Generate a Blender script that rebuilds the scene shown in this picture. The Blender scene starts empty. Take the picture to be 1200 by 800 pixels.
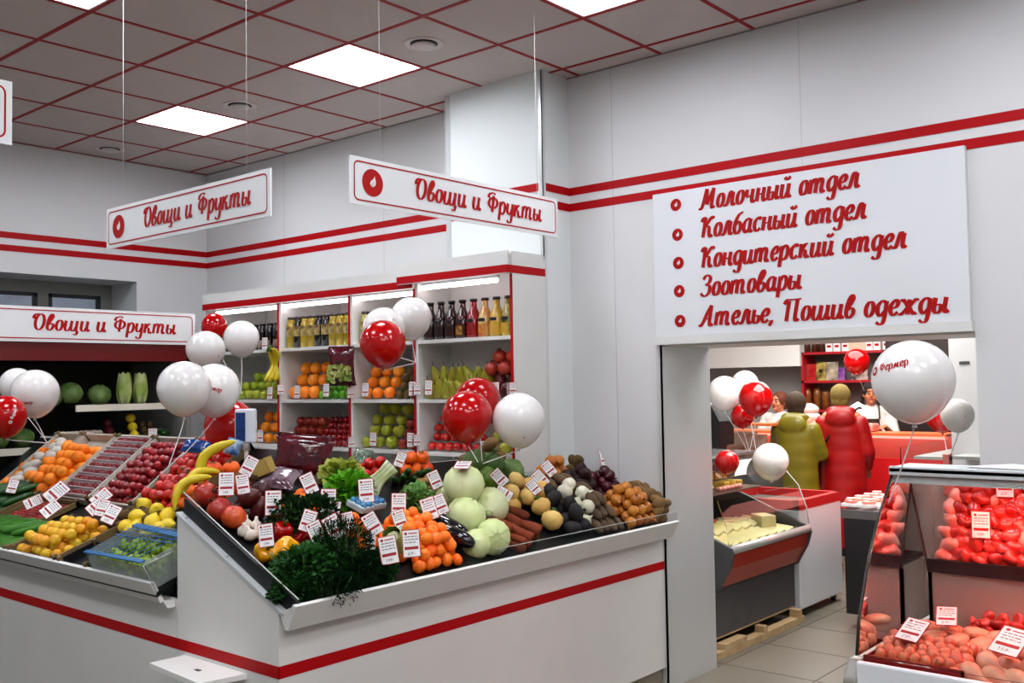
import bpy, bmesh, math, random
from mathutils import Vector, Matrix, Euler
from mathutils.noise import noise as pnoise
random.seed(7)
S = bpy.context.scene
C = S.collection
PI = math.pi

# ------------------------------------------------------------------ camera
EYE = Vector((0, 0, 1.784))
FPX, PITCH, YAW, ROLL = 1157.1, 0.0429, 0.706, -0.016
FW = Vector((-math.sin(YAW)*math.cos(PITCH), math.cos(YAW)*math.cos(PITCH), math.sin(PITCH)))
_r = Vector((math.cos(YAW), math.sin(YAW), 0)); _u = _r.cross(FW)
RT = _r*math.cos(ROLL) + _u*math.sin(ROLL)
UP = -_r*math.sin(ROLL) + _u*math.cos(ROLL)
cam = bpy.data.objects.new('camera', bpy.data.cameras.new('camera'))
cam.data.sensor_width = 36; cam.data.lens = FPX*36/1200; cam.data.clip_start = .05
cam.matrix_world = Matrix(((RT.x, UP.x, -FW.x, EYE.x), (RT.y, UP.y, -FW.y, EYE.y), (RT.z, UP.z, -FW.z, EYE.z), (0, 0, 0, 1)))
C.objects.link(cam); S.camera = cam

# ------------------------------------------------------------------ world, light, exposure
S.view_settings.view_transform = 'Standard'; S.view_settings.look = 'None'
S.view_settings.gamma = 1; S.view_settings.exposure = 0.86
w = bpy.data.worlds.new('world'); S.world = w; w.use_nodes = True
w.node_tree.nodes['Background'].inputs[0].default_value = (.56, .56, .59, 1)
w.node_tree.nodes['Background'].inputs[1].default_value = 0.22
PANEL_GLOW = 12.5     # the fluorescent ceiling panels
TUBE_GLOW = 5.0       # tubes under the shelf fascias
RED_GLOW = 7.0       # red tubes in the meat case
def area(name, loc, size, power, col=(1, 1, 1), rot=(0, 0, 0)):
    l = bpy.data.lights.new(name, 'AREA'); l.shape = 'RECTANGLE'; l.size, l.size_y = size; l.energy = power; l.color = col
    o = bpy.data.objects.new(name, l); o.location = loc; o.rotation_euler = rot; C.objects.link(o); return o
area('deli_room_fill', (-4.0, 9.3, 2.95), (2.4, 2.4), 95, (1, .97, .92))  # added fill lamp for the room beyond the doorway, no fixture
area('passage_fill', (-2.7, 6.7, 2.95), (1.4, 1.6), 60, (1, .98, .95))  # added unseen lamp, brightens the passage wall and the door reveal
area('shop_fill_behind', (.6, .2, 3.6), (2.0, 2.0), 40, (1, .97, .93))  # extra fill lamp behind the viewer, not a real fixture

# ------------------------------------------------------------------ pixel -> real point
def ray(px, py): return FW*FPX + RT*(px-600) - UP*(py-400)
def atx(px, py, x): d = ray(px, py); return EYE + d*((x-EYE.x)/d.x)
def aty(px, py, y): d = ray(px, py); return EYE + d*((y-EYE.y)/d.y)
def atz(px, py, z): d = ray(px, py); return EYE + d*((z-EYE.z)/d.z)
def atd(px, py, dep): return EYE + ray(px, py)*(dep/FPX)
def atp(px, py, P, n): d = ray(px, py); return EYE + d*((P-EYE).dot(n)/d.dot(n))
def depth(p): return (Vector(p)-EYE).dot(FW)

# ------------------------------------------------------------------ materials
def lin(c):
    if isinstance(c, str): c = [int(c[i:i+2], 16)/255 for i in (0, 2, 4)]
    return tuple((v/12.92 if v <= .04045 else ((v+.055)/1.055)**2.4) for v in c)
MATS = {}
def mat(name, col, rough=.5, metal=0, spec=.5, col2=None, nscale=6, obj2=None, bump=0, bscale=40, emit=0, trans=0, alpha=1, coat=0, sss=0, stripes=None, ior=1.45):
    if name in MATS: return MATS[name]
    m = bpy.data.materials.new(name); m.use_nodes = True; nt = m.node_tree; b = nt.nodes['Principled BSDF']
    N = nt.nodes.new; L = nt.links.new
    c = (*lin(col), 1)
    b.inputs['Base Color'].default_value = c; b.inputs['Roughness'].default_value = rough
    b.inputs['Metallic'].default_value = metal; b.inputs['Specular IOR Level'].default_value = spec
    b.inputs['IOR'].default_value = ior
    b.inputs['Transmission Weight'].default_value = trans; b.inputs['Alpha'].default_value = alpha
    b.inputs['Coat Weight'].default_value = coat
    if sss: b.inputs['Subsurface Weight'].default_value = sss; b.inputs['Subsurface Scale'].default_value = .01
    tc = N('ShaderNodeTexCoord')
    out = None
    if col2 is not None:
        if stripes:
            n = N('ShaderNodeTexWave'); n.inputs['Scale'].default_value = stripes; n.inputs['Distortion'].default_value = 2; n.inputs['Detail'].default_value = 3
            fac = n.outputs['Fac']
        else:
            n = N('ShaderNodeTexNoise'); n.inputs['Scale'].default_value = nscale; n.inputs['Detail'].default_value = 4
            fac = n.outputs['Fac']
        L(tc.outputs['Object'], n.inputs['Vector'])
        cr = N('ShaderNodeValToRGB'); cr.color_ramp.elements[0].position = .36; cr.color_ramp.elements[1].position = .64
        cr.color_ramp.elements[0].color = c; cr.color_ramp.elements[1].color = (*lin(col2), 1)
        L(fac, cr.inputs['Fac']); out = cr.outputs['Color']
    if obj2 is not None:
        oi = N('ShaderNodeObjectInfo'); mx = N('ShaderNodeMix'); mx.data_type = 'RGBA'
        L(oi.outputs['Random'], mx.inputs['Factor'])
        if out: L(out, mx.inputs['A'])
        else: mx.inputs['A'].default_value = c
        mx.inputs['B'].default_value = (*lin(obj2), 1); out = mx.outputs['Result']
    if out: L(out, b.inputs['Base Color'])
    if bump:
        n = N('ShaderNodeTexNoise'); n.inputs['Scale'].default_value = bscale; n.inputs['Detail'].default_value = 3
        L(tc.outputs['Object'], n.inputs['Vector'])
        bp = N('ShaderNodeBump'); bp.inputs['Strength'].default_value = bump; bp.inputs['Distance'].default_value = .004
        L(n.outputs['Fac'], bp.inputs['Height']); L(bp.outputs['Normal'], b.inputs['Normal'])
    if emit:
        b.inputs['Emission Color'].default_value = c; b.inputs['Emission Strength'].default_value = emit
    MATS[name] = m; return m

WHITE = mat('white_laminate', 'dddcd8', .5, col2='d5d4d0', nscale=1.2)
WALLM = mat('white_wall_panel', 'd9d8d8', .55, col2='d3d2d2', nscale=.8, bump=.15, bscale=3)
CEILM = mat('mineral_ceiling_tile', 'c4bcb8', .85, col2='bbb3af', nscale=3, obj2='beb5b2', bump=.3, bscale=160)
REDR = mat('red_ceiling_rail', '96080c', .5, spec=.2)
REDS = mat('red_stripe_film', 'ac0008', .5, spec=.2)
REDP = mat('red_print', 'a60a08', .6, spec=.2)
STEEL = mat('brushed_steel', 'b9bdbf', .32, metal=1, col2='a9adaf', nscale=9)
ALU = mat('white_metal_trim', 'cfd2d2', .3, metal=.35)
BLACK = mat('black_plastic', '101012', .35)
DARKG = mat('dark_grey_plastic', '4b4c4e', .45, col2='454648', nscale=5)
SIGNW = mat('glossy_sign_board', 'dedfdf', .3)
PAPER = mat('paper_card', 'eceaea', .5)
CREAM = mat('pale_steel', 'ccd4d6', .35)
CASEIN = mat('chiller_black_interior', '15130f', .45, col2='1c1915', nscale=4)

# ------------------------------------------------------------------ mesh collecting
def basis(z, up=Vector((0, 0, 1))):
    z = Vector(z).normalized()
    if abs(z.dot(up)) > .98: up = Vector((1, 0, 0))
    x = up.cross(z).normalized(); return x, z.cross(x), z
def cat(pts, seg=6, closed=False):
    P = [Vector(p) for p in pts]; n = len(P)
    if n < 3: return [P[0].lerp(P[-1], i/seg) for i in range(seg+1)] if n == 2 else P
    out = []; rng = n if closed else n-1
    for i in range(rng):
        g = (lambda k: P[k % n]) if closed else (lambda k: P[max(0, min(n-1, k))])
        a, b, c, d = g(i-1), g(i), g(i+1), g(i+2)
        for s in range(seg):
            t = s/seg
            out.append(.5*((2*b)+(c-a)*t+(2*a-5*b+4*c-d)*t*t+(3*b-a-3*c+d)*t**3))
    if not closed: out.append(P[-1])
    return out
class MB:
    def __init__(s): s.v = []; s.f = []; s.m = []; s.sm = []
    def add(s, vs, fs, m=0, smooth=False):
        o = len(s.v); s.v += [tuple(v) for v in vs]; s.f += [tuple(o+i for i in f) for f in fs]
        s.m += [m]*len(fs); s.sm += [smooth]*len(fs); return s
    def box(s, a, b, m=0):
        x0, y0, z0 = a; x1, y1, z1 = b
        return s.add([(x0,y0,z0),(x1,y0,z0),(x1,y1,z0),(x0,y1,z0),(x0,y0,z1),(x1,y0,z1),(x1,y1,z1),(x0,y1,z1)],
            [(0,3,2,1),(4,5,6,7),(0,1,5,4),(1,2,6,5),(2,3,7,6),(3,0,4,7)], m)
    def hull8(s, q, m=0):   # 4 bottom + 4 top corners
        return s.add(q, [(0,3,2,1),(4,5,6,7),(0,1,5,4),(1,2,6,5),(2,3,7,6),(3,0,4,7)], m)
    def bar(s, p, q, w, h, up=(0, 0, 1), m=0):
        p, q = Vector(p), Vector(q); x, y, z = basis(q-p, Vector(up))
        c = [p+x*a*w/2+y*b*h/2 for a, b in ((-1,-1),(1,-1),(1,1),(-1,1))]
        return s.hull8(c+[v+(q-p) for v in c], m)
    def prism(s, pts, vec, m=0):
        n = len(pts); v = [Vector(p) for p in pts]; vec = Vector(vec)
        return s.add(v+[p+vec for p in v], [tuple(range(n-1, -1, -1)), tuple(range(n, 2*n))]+[(i, (i+1) % n, (i+1) % n+n, i+n) for i in range(n)], m)
    def tube(s, pts, r, n=8, m=0, rs=None, cap=True):
        P = [Vector(p) for p in pts]; rings = []; up = Vector((0, 0, 1))
        d0 = (P[1]-P[0]).normalized(); x, y, _ = basis(d0, up); vs = []
        for i, p in enumerate(P):
            d = (P[min(i+1, len(P)-1)]-P[max(i-1, 0)]).normalized()
            x = (x-d*x.dot(d)).normalized(); y = d.cross(x)
            rr = rs[i] if rs else r
            for k in range(n): a = 2*PI*k/n; vs.append(p+(x*math.cos(a)+y*math.sin(a))*rr)
        fs = [(i*n+k, i*n+(k+1) % n, (i+1)*n+(k+1) % n, (i+1)*n+k) for i in range(len(P)-1) for k in range(n)]
        if cap: fs += [tuple(range(n-1, -1, -1)), tuple(range((len(P)-1)*n, len(P)*n))]
        return s.add(vs, fs, m, True)
    def cyl(s, p, q, r, n=16, m=0, r1=None):
        return s.tube([p, q], r, n, m, rs=[r, r if r1 is None else r1])
    def lathe(s, prof, n=14, loc=(0, 0, 0), axis=(0, 0, 1), m=0, fn=None):
        # prof: (radius, height) from bottom to top; ends with radius 0 are poles
        x, y, z = basis(axis, Vector((0, 1, 0))); loc = Vector(loc); vs = []; fs = []; idx = []
        for r, h in prof:
            if r <= 1e-6: idx.append([len(vs)]); vs.append(loc+z*h)
            else:
                row = []
                for k in range(n):
                    a = 2*PI*k/n; rr, hh = (r, h) if fn is None else fn(r, h, a)
                    row.append(len(vs)); vs.append(loc+(x*math.cos(a)+y*math.sin(a))*rr+z*hh)
                idx.append(row)
        for a, b in zip(idx, idx[1:]):
            for k in range(n):
                k2 = (k+1) % n
                if len(a) == 1 and len(b) == 1: continue
                if len(a) == 1: fs.append((a[0], b[k2], b[k]))
                elif len(b) == 1: fs.append((a[k], a[k2], b[0]))
                else: fs.append((a[k], a[k2], b[k2], b[k]))
        if len(idx[0]) > 1: fs.append(tuple(reversed(idx[0])))
        if len(idx[-1]) > 1: fs.append(tuple(idx[-1]))
        return s.add(vs, fs, m, True)
    def ell(s, c, r, n=12, k=8, m=0, rot=None, fn=None):
        c = Vector(c); R = rot.to_matrix() if rot else Matrix.Identity(3); vs = [c+R @ Vector((0, 0, -r[2]))]; fs = []
        for j in range(1, k):
            ph = -PI/2+PI*j/k
            for i in range(n):
                a = 2*PI*i/n; q = Vector((r[0]*math.cos(ph)*math.cos(a), r[1]*math.cos(ph)*math.sin(a), r[2]*math.sin(ph)))
                vs.append(c+R @ q)
        vs.append(c+R @ Vector((0, 0, r[2]))); t = len(vs)-1
        for i in range(n): fs.append((0, 1+(i+1) % n, 1+i)); fs.append((t, 1+(k-2)*n+i, 1+(k-2)*n+(i+1) % n))
        for j in range(k-2):
            for i in range(n): a = 1+j*n; fs.append((a+i, a+(i+1) % n, a+n+(i+1) % n, a+n+i))
        if fn: vs = [fn(Vector(v)) for v in vs]
        return s.add(vs, fs, m, True)
    def leaf(s, p, d, up, L, W, m=0, bend=.2):
        p = Vector(p); d = Vector(d).normalized(); x, y, z = basis(d, Vector(up))
        q = [p, p+d*L*.35+x*W*.5+y*bend*L*.3, p+d*L*.35-x*W*.5+y*bend*L*.3, p+d*L*.75+x*W*.38+y*bend*L*.2, p+d*L*.75-x*W*.38+y*bend*L*.2, p+d*L-y*bend*L*.2, p+d*L*.5+y*bend*L*.1]
        return s.add(q, [(0,1,6),(0,6,2),(1,3,6),(2,6,4),(3,5,6),(4,6,5)], m, True)
    def data(s, name, mats):
        me = bpy.data.meshes.new(name); me.from_pydata(s.v, [], s.f)
        for k in (mats if isinstance(mats, (list, tuple)) else [mats]): me.materials.append(k)
        me.polygons.foreach_set('material_index', s.m); me.polygons.foreach_set('use_smooth', s.sm); me.update()
        return me
def put(name, me, parent=None, loc=None, rot=None, scale=None):
    o = bpy.data.objects.new(name, me); C.objects.link(o)
    if parent: o.parent = parent
    if loc is not None: o.location = loc
    if rot is not None: o.rotation_euler = rot
    if scale is not None: o.scale = (scale,)*3 if isinstance(scale, (int, float)) else scale
    return o
def part(name, mb, mats, parent, **k): return put(name, mb.data(name, mats), parent, **k)
def tag(o, label, cat, group=None):
    o['label'] = label; o['category'] = cat
    if group: o['group'] = group
    return o
def thing(name, label, cat, loc=(0, 0, 0), group=None, rot=None):
    return tag(put(name, None, None, loc, rot), label, cat, group)
def solo(name, mb, mats, label, cat, group=None, **k): return tag(part(name, mb, mats, None, **k), label, cat, group)
def struct(name, mb, mats, parent=None, **k):
    o = part(name, mb, mats, parent, **k)
    if not parent: o['kind'] = 'structure'
    return o
def copy_tree(o, parent=None):
    c = o.copy(); C.objects.link(c); c.parent = parent
    for ch in list(o.children): copy_tree(ch, c)
    return c
PROTO_USED = set()
def place(proto, loc, rot=(0, 0, 0), scale=1, label=None, group=None):
    o = proto if proto.name not in PROTO_USED else copy_tree(proto)
    PROTO_USED.add(proto.name)
    o.location = loc; o.rotation_euler = rot
    b = proto.get('base_scale', 1); o.scale = (scale,)*3 if isinstance(scale, (int, float)) else scale
    if label: o['label'] = label
    if group: o['group'] = group
    elif 'group' in o.keys() and group is None and label: del o['group']
    return o
def bevel(o, wd, seg=2):
    m = o.modifiers.new('bevel', 'BEVEL'); m.width = wd; m.segments = seg; m.limit_method = 'ANGLE'; return o
# ------------------------------------------------------------------ brush script lettering (strokes drawn by a broad pen)
_t = lambda x: [(x, .95), (x, .25), (x+.12, .0), (x+.27, .14)]
def ov(cx, cy, rx, ry): return ('c', [(cx+rx*math.cos(a), cy+ry*math.sin(a)) for a in [PI/2+i*PI/5 for i in range(10)]])
_u = [(.1, .95), (.1, .25), (.25, .0), (.45, .08), (.58, .4)]
_a = [(.6, .8), (.38, .97), (.12, .7), (.12, .28), (.33, .0), (.6, .3)]
_g = [(.62, .95), (.62, -.3), (.42, -.56), (.12, -.4)]
_so = [(.1, .95), (.1, .22), (.28, .0), (.48, .1), (.52, .35), (.4, .5), (.14, .48)]
GL = {
 'о': (.72, [ov(.36, .48, .25, .47)]), 'и': (.86, [_u, _t(.6)]), 'й': (.86, [_u, _t(.6), [(.2, 1.42), (.4, 1.22), (.64, 1.42)]]),
 'ш': (1.32, [_u, [(.6, .95), (.6, .25), (.75, .0), (.93, .08), (1.05, .4)], _t(1.08)]),
 'щ': (1.34, [_u, [(.6, .95), (.6, .25), (.75, .0), (.93, .08), (1.05, .4)], [(1.08, .95), (1.08, .1), (1.2, -.08), (1.12, -.36), (.86, -.34)]]),
 'ь': (.6, [_so]), 'ы': (1.0, [_so, _t(.74)]),
 'т': (1.28, [[(.1, .95), (.1, .0)], [(.12, .62), (.3, .95), (.5, .8), (.52, .0)], [(.54, .62), (.74, .95), (.94, .8), (.95, .22), (1.05, .0), (1.2, .14)]]),
 'д': (.78, [_a, _g]), 'у': (.76, [[(.1, .95), (.1, .4), (.25, .12), (.45, .2), (.58, .5)], _g]),
 'в': (.68, [[(.1, .5), (.3, .85), (.46, 1.25), (.34, 1.48), (.18, 1.2), (.1, .7), (.12, .22), (.32, .0), (.56, .2), (.56, .5), (.38, .62), (.2, .52)]]),
 'л': (.84, [[(-.02, .14), (.08, .02), (.2, .2), (.34, .95), (.58, .93)], _t(.6)]),
 'н': (.86, [[(.12, .95), (.12, .0)], [(.12, .48), (.6, .52)], _t(.6)]), 'ч': (.84, [[(.1, .95), (.1, .6), (.25, .42), (.56, .52)], _t(.58)]),
 'а': (.84, [_a, _t(.6)]), 'с': (.66, [[(.56, .78), (.4, .97), (.12, .7), (.12, .26), (.34, .0), (.6, .2)]]),
 'е': (.66, [[(.14, .44), (.45, .52), (.54, .78), (.36, .97), (.12, .66), (.13, .25), (.34, .0), (.6, .2)]]),
 'к': (.82, [[(.12, .95), (.12, .0)], [(.6, .9), (.42, .9), (.18, .48)], [(.2, .5), (.44, .46), (.52, .12), (.66, .0), (.78, .12)]]),
 'р': (.76, [[(.12, .95), (.12, -.5)], [(.14, .66), (.36, .97), (.6, .74), (.6, .25), (.38, .0), (.14, .14)]]),
 'ж': (1.12, [[(.52, .95), (.52, .0)], [(.02, .82), (.14, .94), (.5, .46)], [(.5, .5), (.14, .02), (.0, .1)], [(1.0, .82), (.9, .94), (.54, .46)], [(.54, .5), (.88, .02), (1.04, .12)]]),
 'б': (.74, [[(.68, 1.5), (.34, 1.32), (.12, .8), (.12, .26), (.35, .0), (.6, .25), (.58, .65), (.36, .84), (.14, .62)]]),
 'м': (1.04, [[(-.02, .1), (.08, .0), (.2, .3), (.28, .95)], [(.28, .95), (.46, .15)], [(.46, .15), (.74, .95)], [(.74, .95), (.74, .22), (.84, .0), (.98, .14)]]),
 'О': (1.04, [ov(.52, .74, .36, .72), [(-.04, 1.02), (.0, 1.32), (.22, 1.46), (.42, 1.36)]]),
 'Ф': (1.22, [ov(.6, .74, .44, .4), [(.6, 1.3), (.6, .04)], [(.08, 1.1), (.16, 1.4), (.5, 1.52), (.78, 1.42)]]),
 'М': (1.32, [[(-.06, .12), (.06, .0), (.2, .3), (.36, 1.46)], [(.36, 1.46), (.56, .3)], [(.56, .3), (.98, 1.46)], [(.98, 1.46), (.98, .25), (1.1, .0), (1.25, .14)]]),
 'К': (1.1, [[(.26, 1.46), (.26, .0)], [(-.04, 1.14), (.06, 1.4), (.28, 1.48)], [(1.0, 1.3), (.84, 1.46), (.62, 1.2), (.34, .74)], [(.36, .76), (.66, .72), (.76, .2), (.9, .0), (1.05, .14)]]),
 'З': (.9, [[(.08, 1.2), (.34, 1.5), (.68, 1.3), (.6, .94), (.3, .8)], [(.3, .8), (.7, .68), (.72, .22), (.38, -.02), (.02, .2)]]),
 'А': (1.12, [[(-.06, .12), (.06, .0), (.22, .25), (.46, .95), (.72, 1.48)], [(.72, 1.48), (.74, .25), (.86, .0), (1.02, .14)], [(.2, .5), (.74, .52)]]),
 'П': (1.2, [[(.24, 1.4), (.24, .0)], [(-.08, 1.16), (.08, 1.46), (.5, 1.46), (1.12, 1.5)], [(.84, 1.44), (.84, .25), (.96, .0), (1.12, .14)]]),
 ',': (.4, [[(.12, .14), (.14, .0), (.02, -.25)]]), ' ': (.5, []), '-': (.6, [[(.1, .4), (.5, .4)]]),
}
for d_, st in {'0': [ov(.36, .6, .28, .6)], '1': [[(.15, .95), (.4, 1.2)], [(.4, 1.2), (.4, 0)]], '2': [[(.1, 1), (.35, 1.2), (.6, .95), (.1, 0)], [(.1, 0), (.65, 0)]],
    '5': [[(.6, 1.2), (.2, 1.2), (.18, .7), (.5, .7), (.6, .3), (.3, 0), (.08, .1)]], '6': [[(.55, 1.2), (.15, .7), (.12, .2), (.4, 0), (.6, .3), (.4, .6), (.15, .45)]],
    '9': [[(.2, 0), (.6, .6), (.6, 1), (.35, 1.2), (.12, .9), (.3, .6), (.58, .8)]], '3': [[(.1, 1.1), (.4, 1.2), (.55, .9), (.3, .65)], [(.3, .65), (.6, .4), (.4, 0), (.1, .1)]]}.items(): GL[d_] = (.75, st)
SN = [0]
def text_width(t): return sum(GL[c][0]+.06 for c in t)
def lettering(mb, t, fit_w, size, O, ux, uz, un, thick=.3, thin=.1, slant=.18, m=0, seg=5, wrap=None):
    """writes t starting at O along ux, up uz; fit_w total width (0: natural), size = x-height"""
    O, ux, uz, un = Vector(O), Vector(ux), Vector(uz), Vector(un)
    kx = size*.82 if not fit_w else fit_w/text_width(t)
    pen = 0
    for ch in t:
        adv, strokes = GL[ch]
        for st in strokes:
            closed = isinstance(st, tuple)
            pts = cat([(x, y, 0) for x, y in (st[1] if closed else st)], seg, closed)
            if closed: pts.append(pts[0])
            P = [Vector(((pen+p.x+slant*p.y/(kx/size)*1.0)*kx, p.y*size)) for p in pts]
            L, R = [], []
            for i, p in enumerate(P):
                d = (P[min(i+1, len(P)-1)]-P[max(i-1, 0)])
                if d.length < 1e-9: d = Vector((0, 1))
                d.normalize(); wd = size*(thin+(thick-thin)*abs(d.y)**1.4)/2; nn = Vector((-d.y, d.x))*wd
                L.append(p+nn); R.append(p-nn)
            V = L+R; n = len(P)
            lift = .00016*(1+SN[0] % 5); SN[0] += 1
            W = wrap or (lambda q, e: O+ux*q.x+uz*q.y+un*e)
            fs = [(n+i+1, n+i, i, i+1) for i in range(n-1)]
            mb.add([W(q, lift+1.2e-5*(k % n)) for k, q in enumerate(V)], fs, m)
        pen += adv+.06
    return mb
def disc(mb, c, ux, uz, r, m=0, n=24):
    c, ux, uz = Vector(c), Vector(ux), Vector(uz)
    return mb.add([c+ux*r*math.cos(2*PI*i/n)+uz*r*math.sin(2*PI*i/n) for i in range(n)], [tuple(range(n))], m)
def emblem(mb, c, ux, uz, un, r, mr=0, mw=1):
    """red disc with a white leaf"""
    c, ux, uz, un = Vector(c), Vector(ux), Vector(uz), Vector(un)
    disc(mb, c, ux, uz, r, mr)
    out = [(-.14, -.3), (-.26, -.06), (-.16, .12), (.08, .3), (.18, .5), (.3, .1), (.25, -.16), (.05, -.3)]
    mb.add([c+ux*x*r+uz*y*r+un*.0008 for x, y in out], [tuple(range(len(out)-1, -1, -1))], mw)
    for (a, b) in (((-.2, -.42), (.08, .06)),):
        A = Vector(a); B = Vector(b); d = (B-A).normalized(); nn = Vector((-d.y, d.x))*.028
        mb.add([c+ux*q.x*r+uz*q.y*r+un*.0014 for q in (A-nn, B-nn*.5, B+nn*.5, A+nn)], [(0, 1, 2, 3)], mr)
    return mb
def frame_line(mb, O, ux, uz, x0, z0, x1, z1, r, t, m=0):
    """thin red line running round a sign with rounded corners"""
    def loop(x0, z0, x1, z1, r):
        q = []
        for cx, cz, a0 in ((x1-r, z1-r, 0), (x0+r, z1-r, PI/2), (x0+r, z0+r, PI), (x1-r, z0+r, 1.5*PI)):
            q += [(cx+r*math.cos(a0+i*PI/8), cz+r*math.sin(a0+i*PI/8)) for i in range(5)]
        return q
    A = loop(x0, z0, x1, z1, r); B = loop(x0+t, z0+t, x1-t, z1-t, max(r-t, .001)); n = len(A)
    O, ux, uz = Vector(O), Vector(ux), Vector(uz)
    mb.add([O+ux*x+uz*z for x, z in A+B], [(i, (i+1) % n, n+(i+1) % n, n+i) for i in range(n)], m)
def hanging_sign(label, P, ux, un, L, Hh, emb=True, wires=True, group=None, top=3.72, extra=None):
    """P: lower corner at the start of the writing; ux runs along the writing; un faces the reader"""
    P, ux, un = Vector(P), Vector(ux).normalized(), Vector(un).normalized(); uz = Vector((0, 0, 1))
    t = thing('hanging_sign' if wires else 'shop_sign', label, 'sign', P)
    b = MB(); b.hull8([ -un*.008, ux*L-un*.008, ux*L, ux*0, -un*.008+uz*Hh, ux*L-un*.008+uz*Hh, ux*L+uz*Hh, uz*Hh])
    t0 = t; t = part('board', b, SIGNW, t0)
    k = Hh/.24
    m = MB(); frame_line(m, un*.0012, ux, uz, .022*k, .02*k, L-.022*k, Hh-.02*k, .03*k, .0075*k); part('border_line', m, REDP, t)
    if emb:
        m = MB(); emblem(m, un*.0014+ux*.145*k+uz*Hh*.5, ux, uz, un, .07*k); part('leaf_emblem', m, [REDP, SIGNW], t)
    kk = L*.64/text_width('Овощи и Фрукты'); pen = 0
    for wd in ('Овощи', 'и', 'Фрукты'):
        m = MB(); lettering(m, wd, kk*text_width(wd), .074*k, un*.0014+ux*(L*.262+kk*pen)+uz*Hh*.34, ux, uz, un); part('word', m, REDP, t)
        pen += text_width(wd+' ')
    t = t0
    if wires:
        for a in (.12, .88):
            m = MB(); q = ux*L*a+uz*Hh; m.tube([q, q+uz*(top-P.z-Hh)-ux*.0], .0011, 5); part('wire', m, mat('nylon_line', 'd8d8d8', .4), t)
    return t
# ------------------------------------------------------------------ the setting
XL, YB, HC = -7.871, 4.99, 3.724          # left wall, back wall, ceiling height
TH = .56                                  # thickness of the wall the doorway cuts through
DX0, DX1, DZ = -3.10, -1.364, 2.0         # doorway
GX, GY = -7.2547, 3.0074                  # ceiling grid origin
# floor with separate tiles where the photograph shows them
b = MB(); b.box((XL-.5, -1.5, -.08), (2.5, 12.2, -.004)); floor = struct('floor', b, mat('tile_grout', '6d6860', .8))
FT = mat('grey_stoneware_tile', '686358', .38, col2='605b50', nscale=2.2, obj2='706a5f', bump=.15, bscale=12)
b = MB(); b.hull8([(.002,.002,-.01),(.596,.002,-.01),(.596,.596,-.01),(.002,.596,-.01),(.004,.004,0),(.594,.004,0),(.594,.594,0),(.004,.594,0)])
tile_me = b.data('floor_tile', FT)
for i in range(-7, 2):
    for j in range(5, 19): put('floor_tile', tile_me, floor, (i*.6-.1, j*.6-.35, 0))
b = MB(); b.box((XL, -1.5, -.01), (-4.305, 12, -.002)); b.box((-4.3, -1.5, -.01), (2.4, 2.64, -.002)); part('floor_tile', b, FT, floor)
# ceiling
b = MB(); b.box((XL-.4, -1.5, HC+.03), (2.5, YB+.1, HC+.1)); ceil_ = struct('ceiling', b, CEILM)
lamps = {(k, j) for k in (-2, 1, 4, 7, 10, 13) for j in (1, -2, -5)}
vents = {(5, 1): 'round ceiling air valve beside the central light panel', (2, 1): 'round ceiling air valve between the two lit panels above the left hanging sign', (-1, 1): 'round ceiling air valve nearest the far left corner'}
b = MB(); e = .011
b.hull8([(e,e,0),(.6-e,e,0),(.6-e,.6-e,0),(e,.6-e,0),(e,e,.012),(.6-e,e,.012),(.6-e,.6-e,.012),(e,.6-e,.012)]); ct = b.data('ceiling_tile', CEILM)
RJ = range(-7, 4)
for k in range(-2, 16):
    for j in RJ:
        x, y = GX+.6*k, GY+.6*j
        if (k, j) in lamps: continue
        x0, x1, y0, y1 = max(x, XL), x+.6, y, min(y+.6, YB)
        if x1-x0 < .03: continue
        if abs(x0-x) < 1e-6 and abs(y1-y-.6) < 1e-6: put('ceiling_tile', ct, ceil_, (x, y, HC))
        else:
            b = MB(); b.box((x0+e*.5, y0+e, HC), (x1-e, y1-.004, HC+.012)); part('ceiling_tile', b, CEILM, ceil_)
for k in range(-1, 16):
    b = MB(); x = GX+.6*k; b.box((x-.012, -1.3, HC-.003), (x+.012, YB-.004, HC+.02)); part('ceiling_rail', b, REDR, ceil_)
for j in range(-7, 4):
    b = MB(); y = GY+.6*j; b.box((XL+.004, y-.012, HC-.0035), (2.3, y+.012, HC+.019)); part('ceiling_rail', b, REDR, ceil_)
b = MB(); b.box((XL, YB-.012, HC-.006), (2.4, YB, HC+.004)); b.box((XL, -1.3, HC-.006), (XL+.012, YB, HC+.004)); part('edge_trim', b, mat('dull_edge_trim', '8d8482', .5), ceil_)
# fluorescent panels
GLOW = mat('lamp_diffuser', 'f4f8ff', .4, emit=PANEL_GLOW); LOUV = mat('lamp_louvre', 'f0f4f6', .3, metal=.2)
def ceiling_light(k, j, label, group=None):
    x, y = GX+.6*k, GY+.6*j
    t = thing('ceiling_light', label, 'ceiling light', (x+.3, y+.3, HC), group)
    b = MB()
    for q in ((-.288,-.288,-.276,.288), (.276,-.288,.288,.288), (-.276,-.288,.276,-.276), (-.276,.276,.276,.288)): b.box((q[0], q[1], -.001), (q[2], q[3], .03))
    part('frame', b, LOUV, t)
    b = MB(); b.box((-.276, -.276, .012), (.276, .276, .02)); part('diffuser', b, GLOW, t)
    b = MB()
    for i in range(3): u = -.138+i*.138; b.box((-.276, u-.004, -.001), (.276, u+.004, .011))
    part('louvre', b, LOUV, t)
nm = {(1, 1): 'lit square ceiling panel above the left hanging sign', (4, 1): 'lit square ceiling panel beside the round air valve, in the middle of the ceiling', (7, 1): 'lit square ceiling panel cut by the top edge, near the white pilaster', (4, -2): 'lit square ceiling panel at the top left corner of the picture'}
for k, j in sorted(lamps):
    if (k, j) in nm: ceiling_light(k, j, nm[k, j])
    else: ceiling_light(k, j, 'lit square ceiling panel above and behind the viewer', 'ceiling panels behind the viewer')
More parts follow.
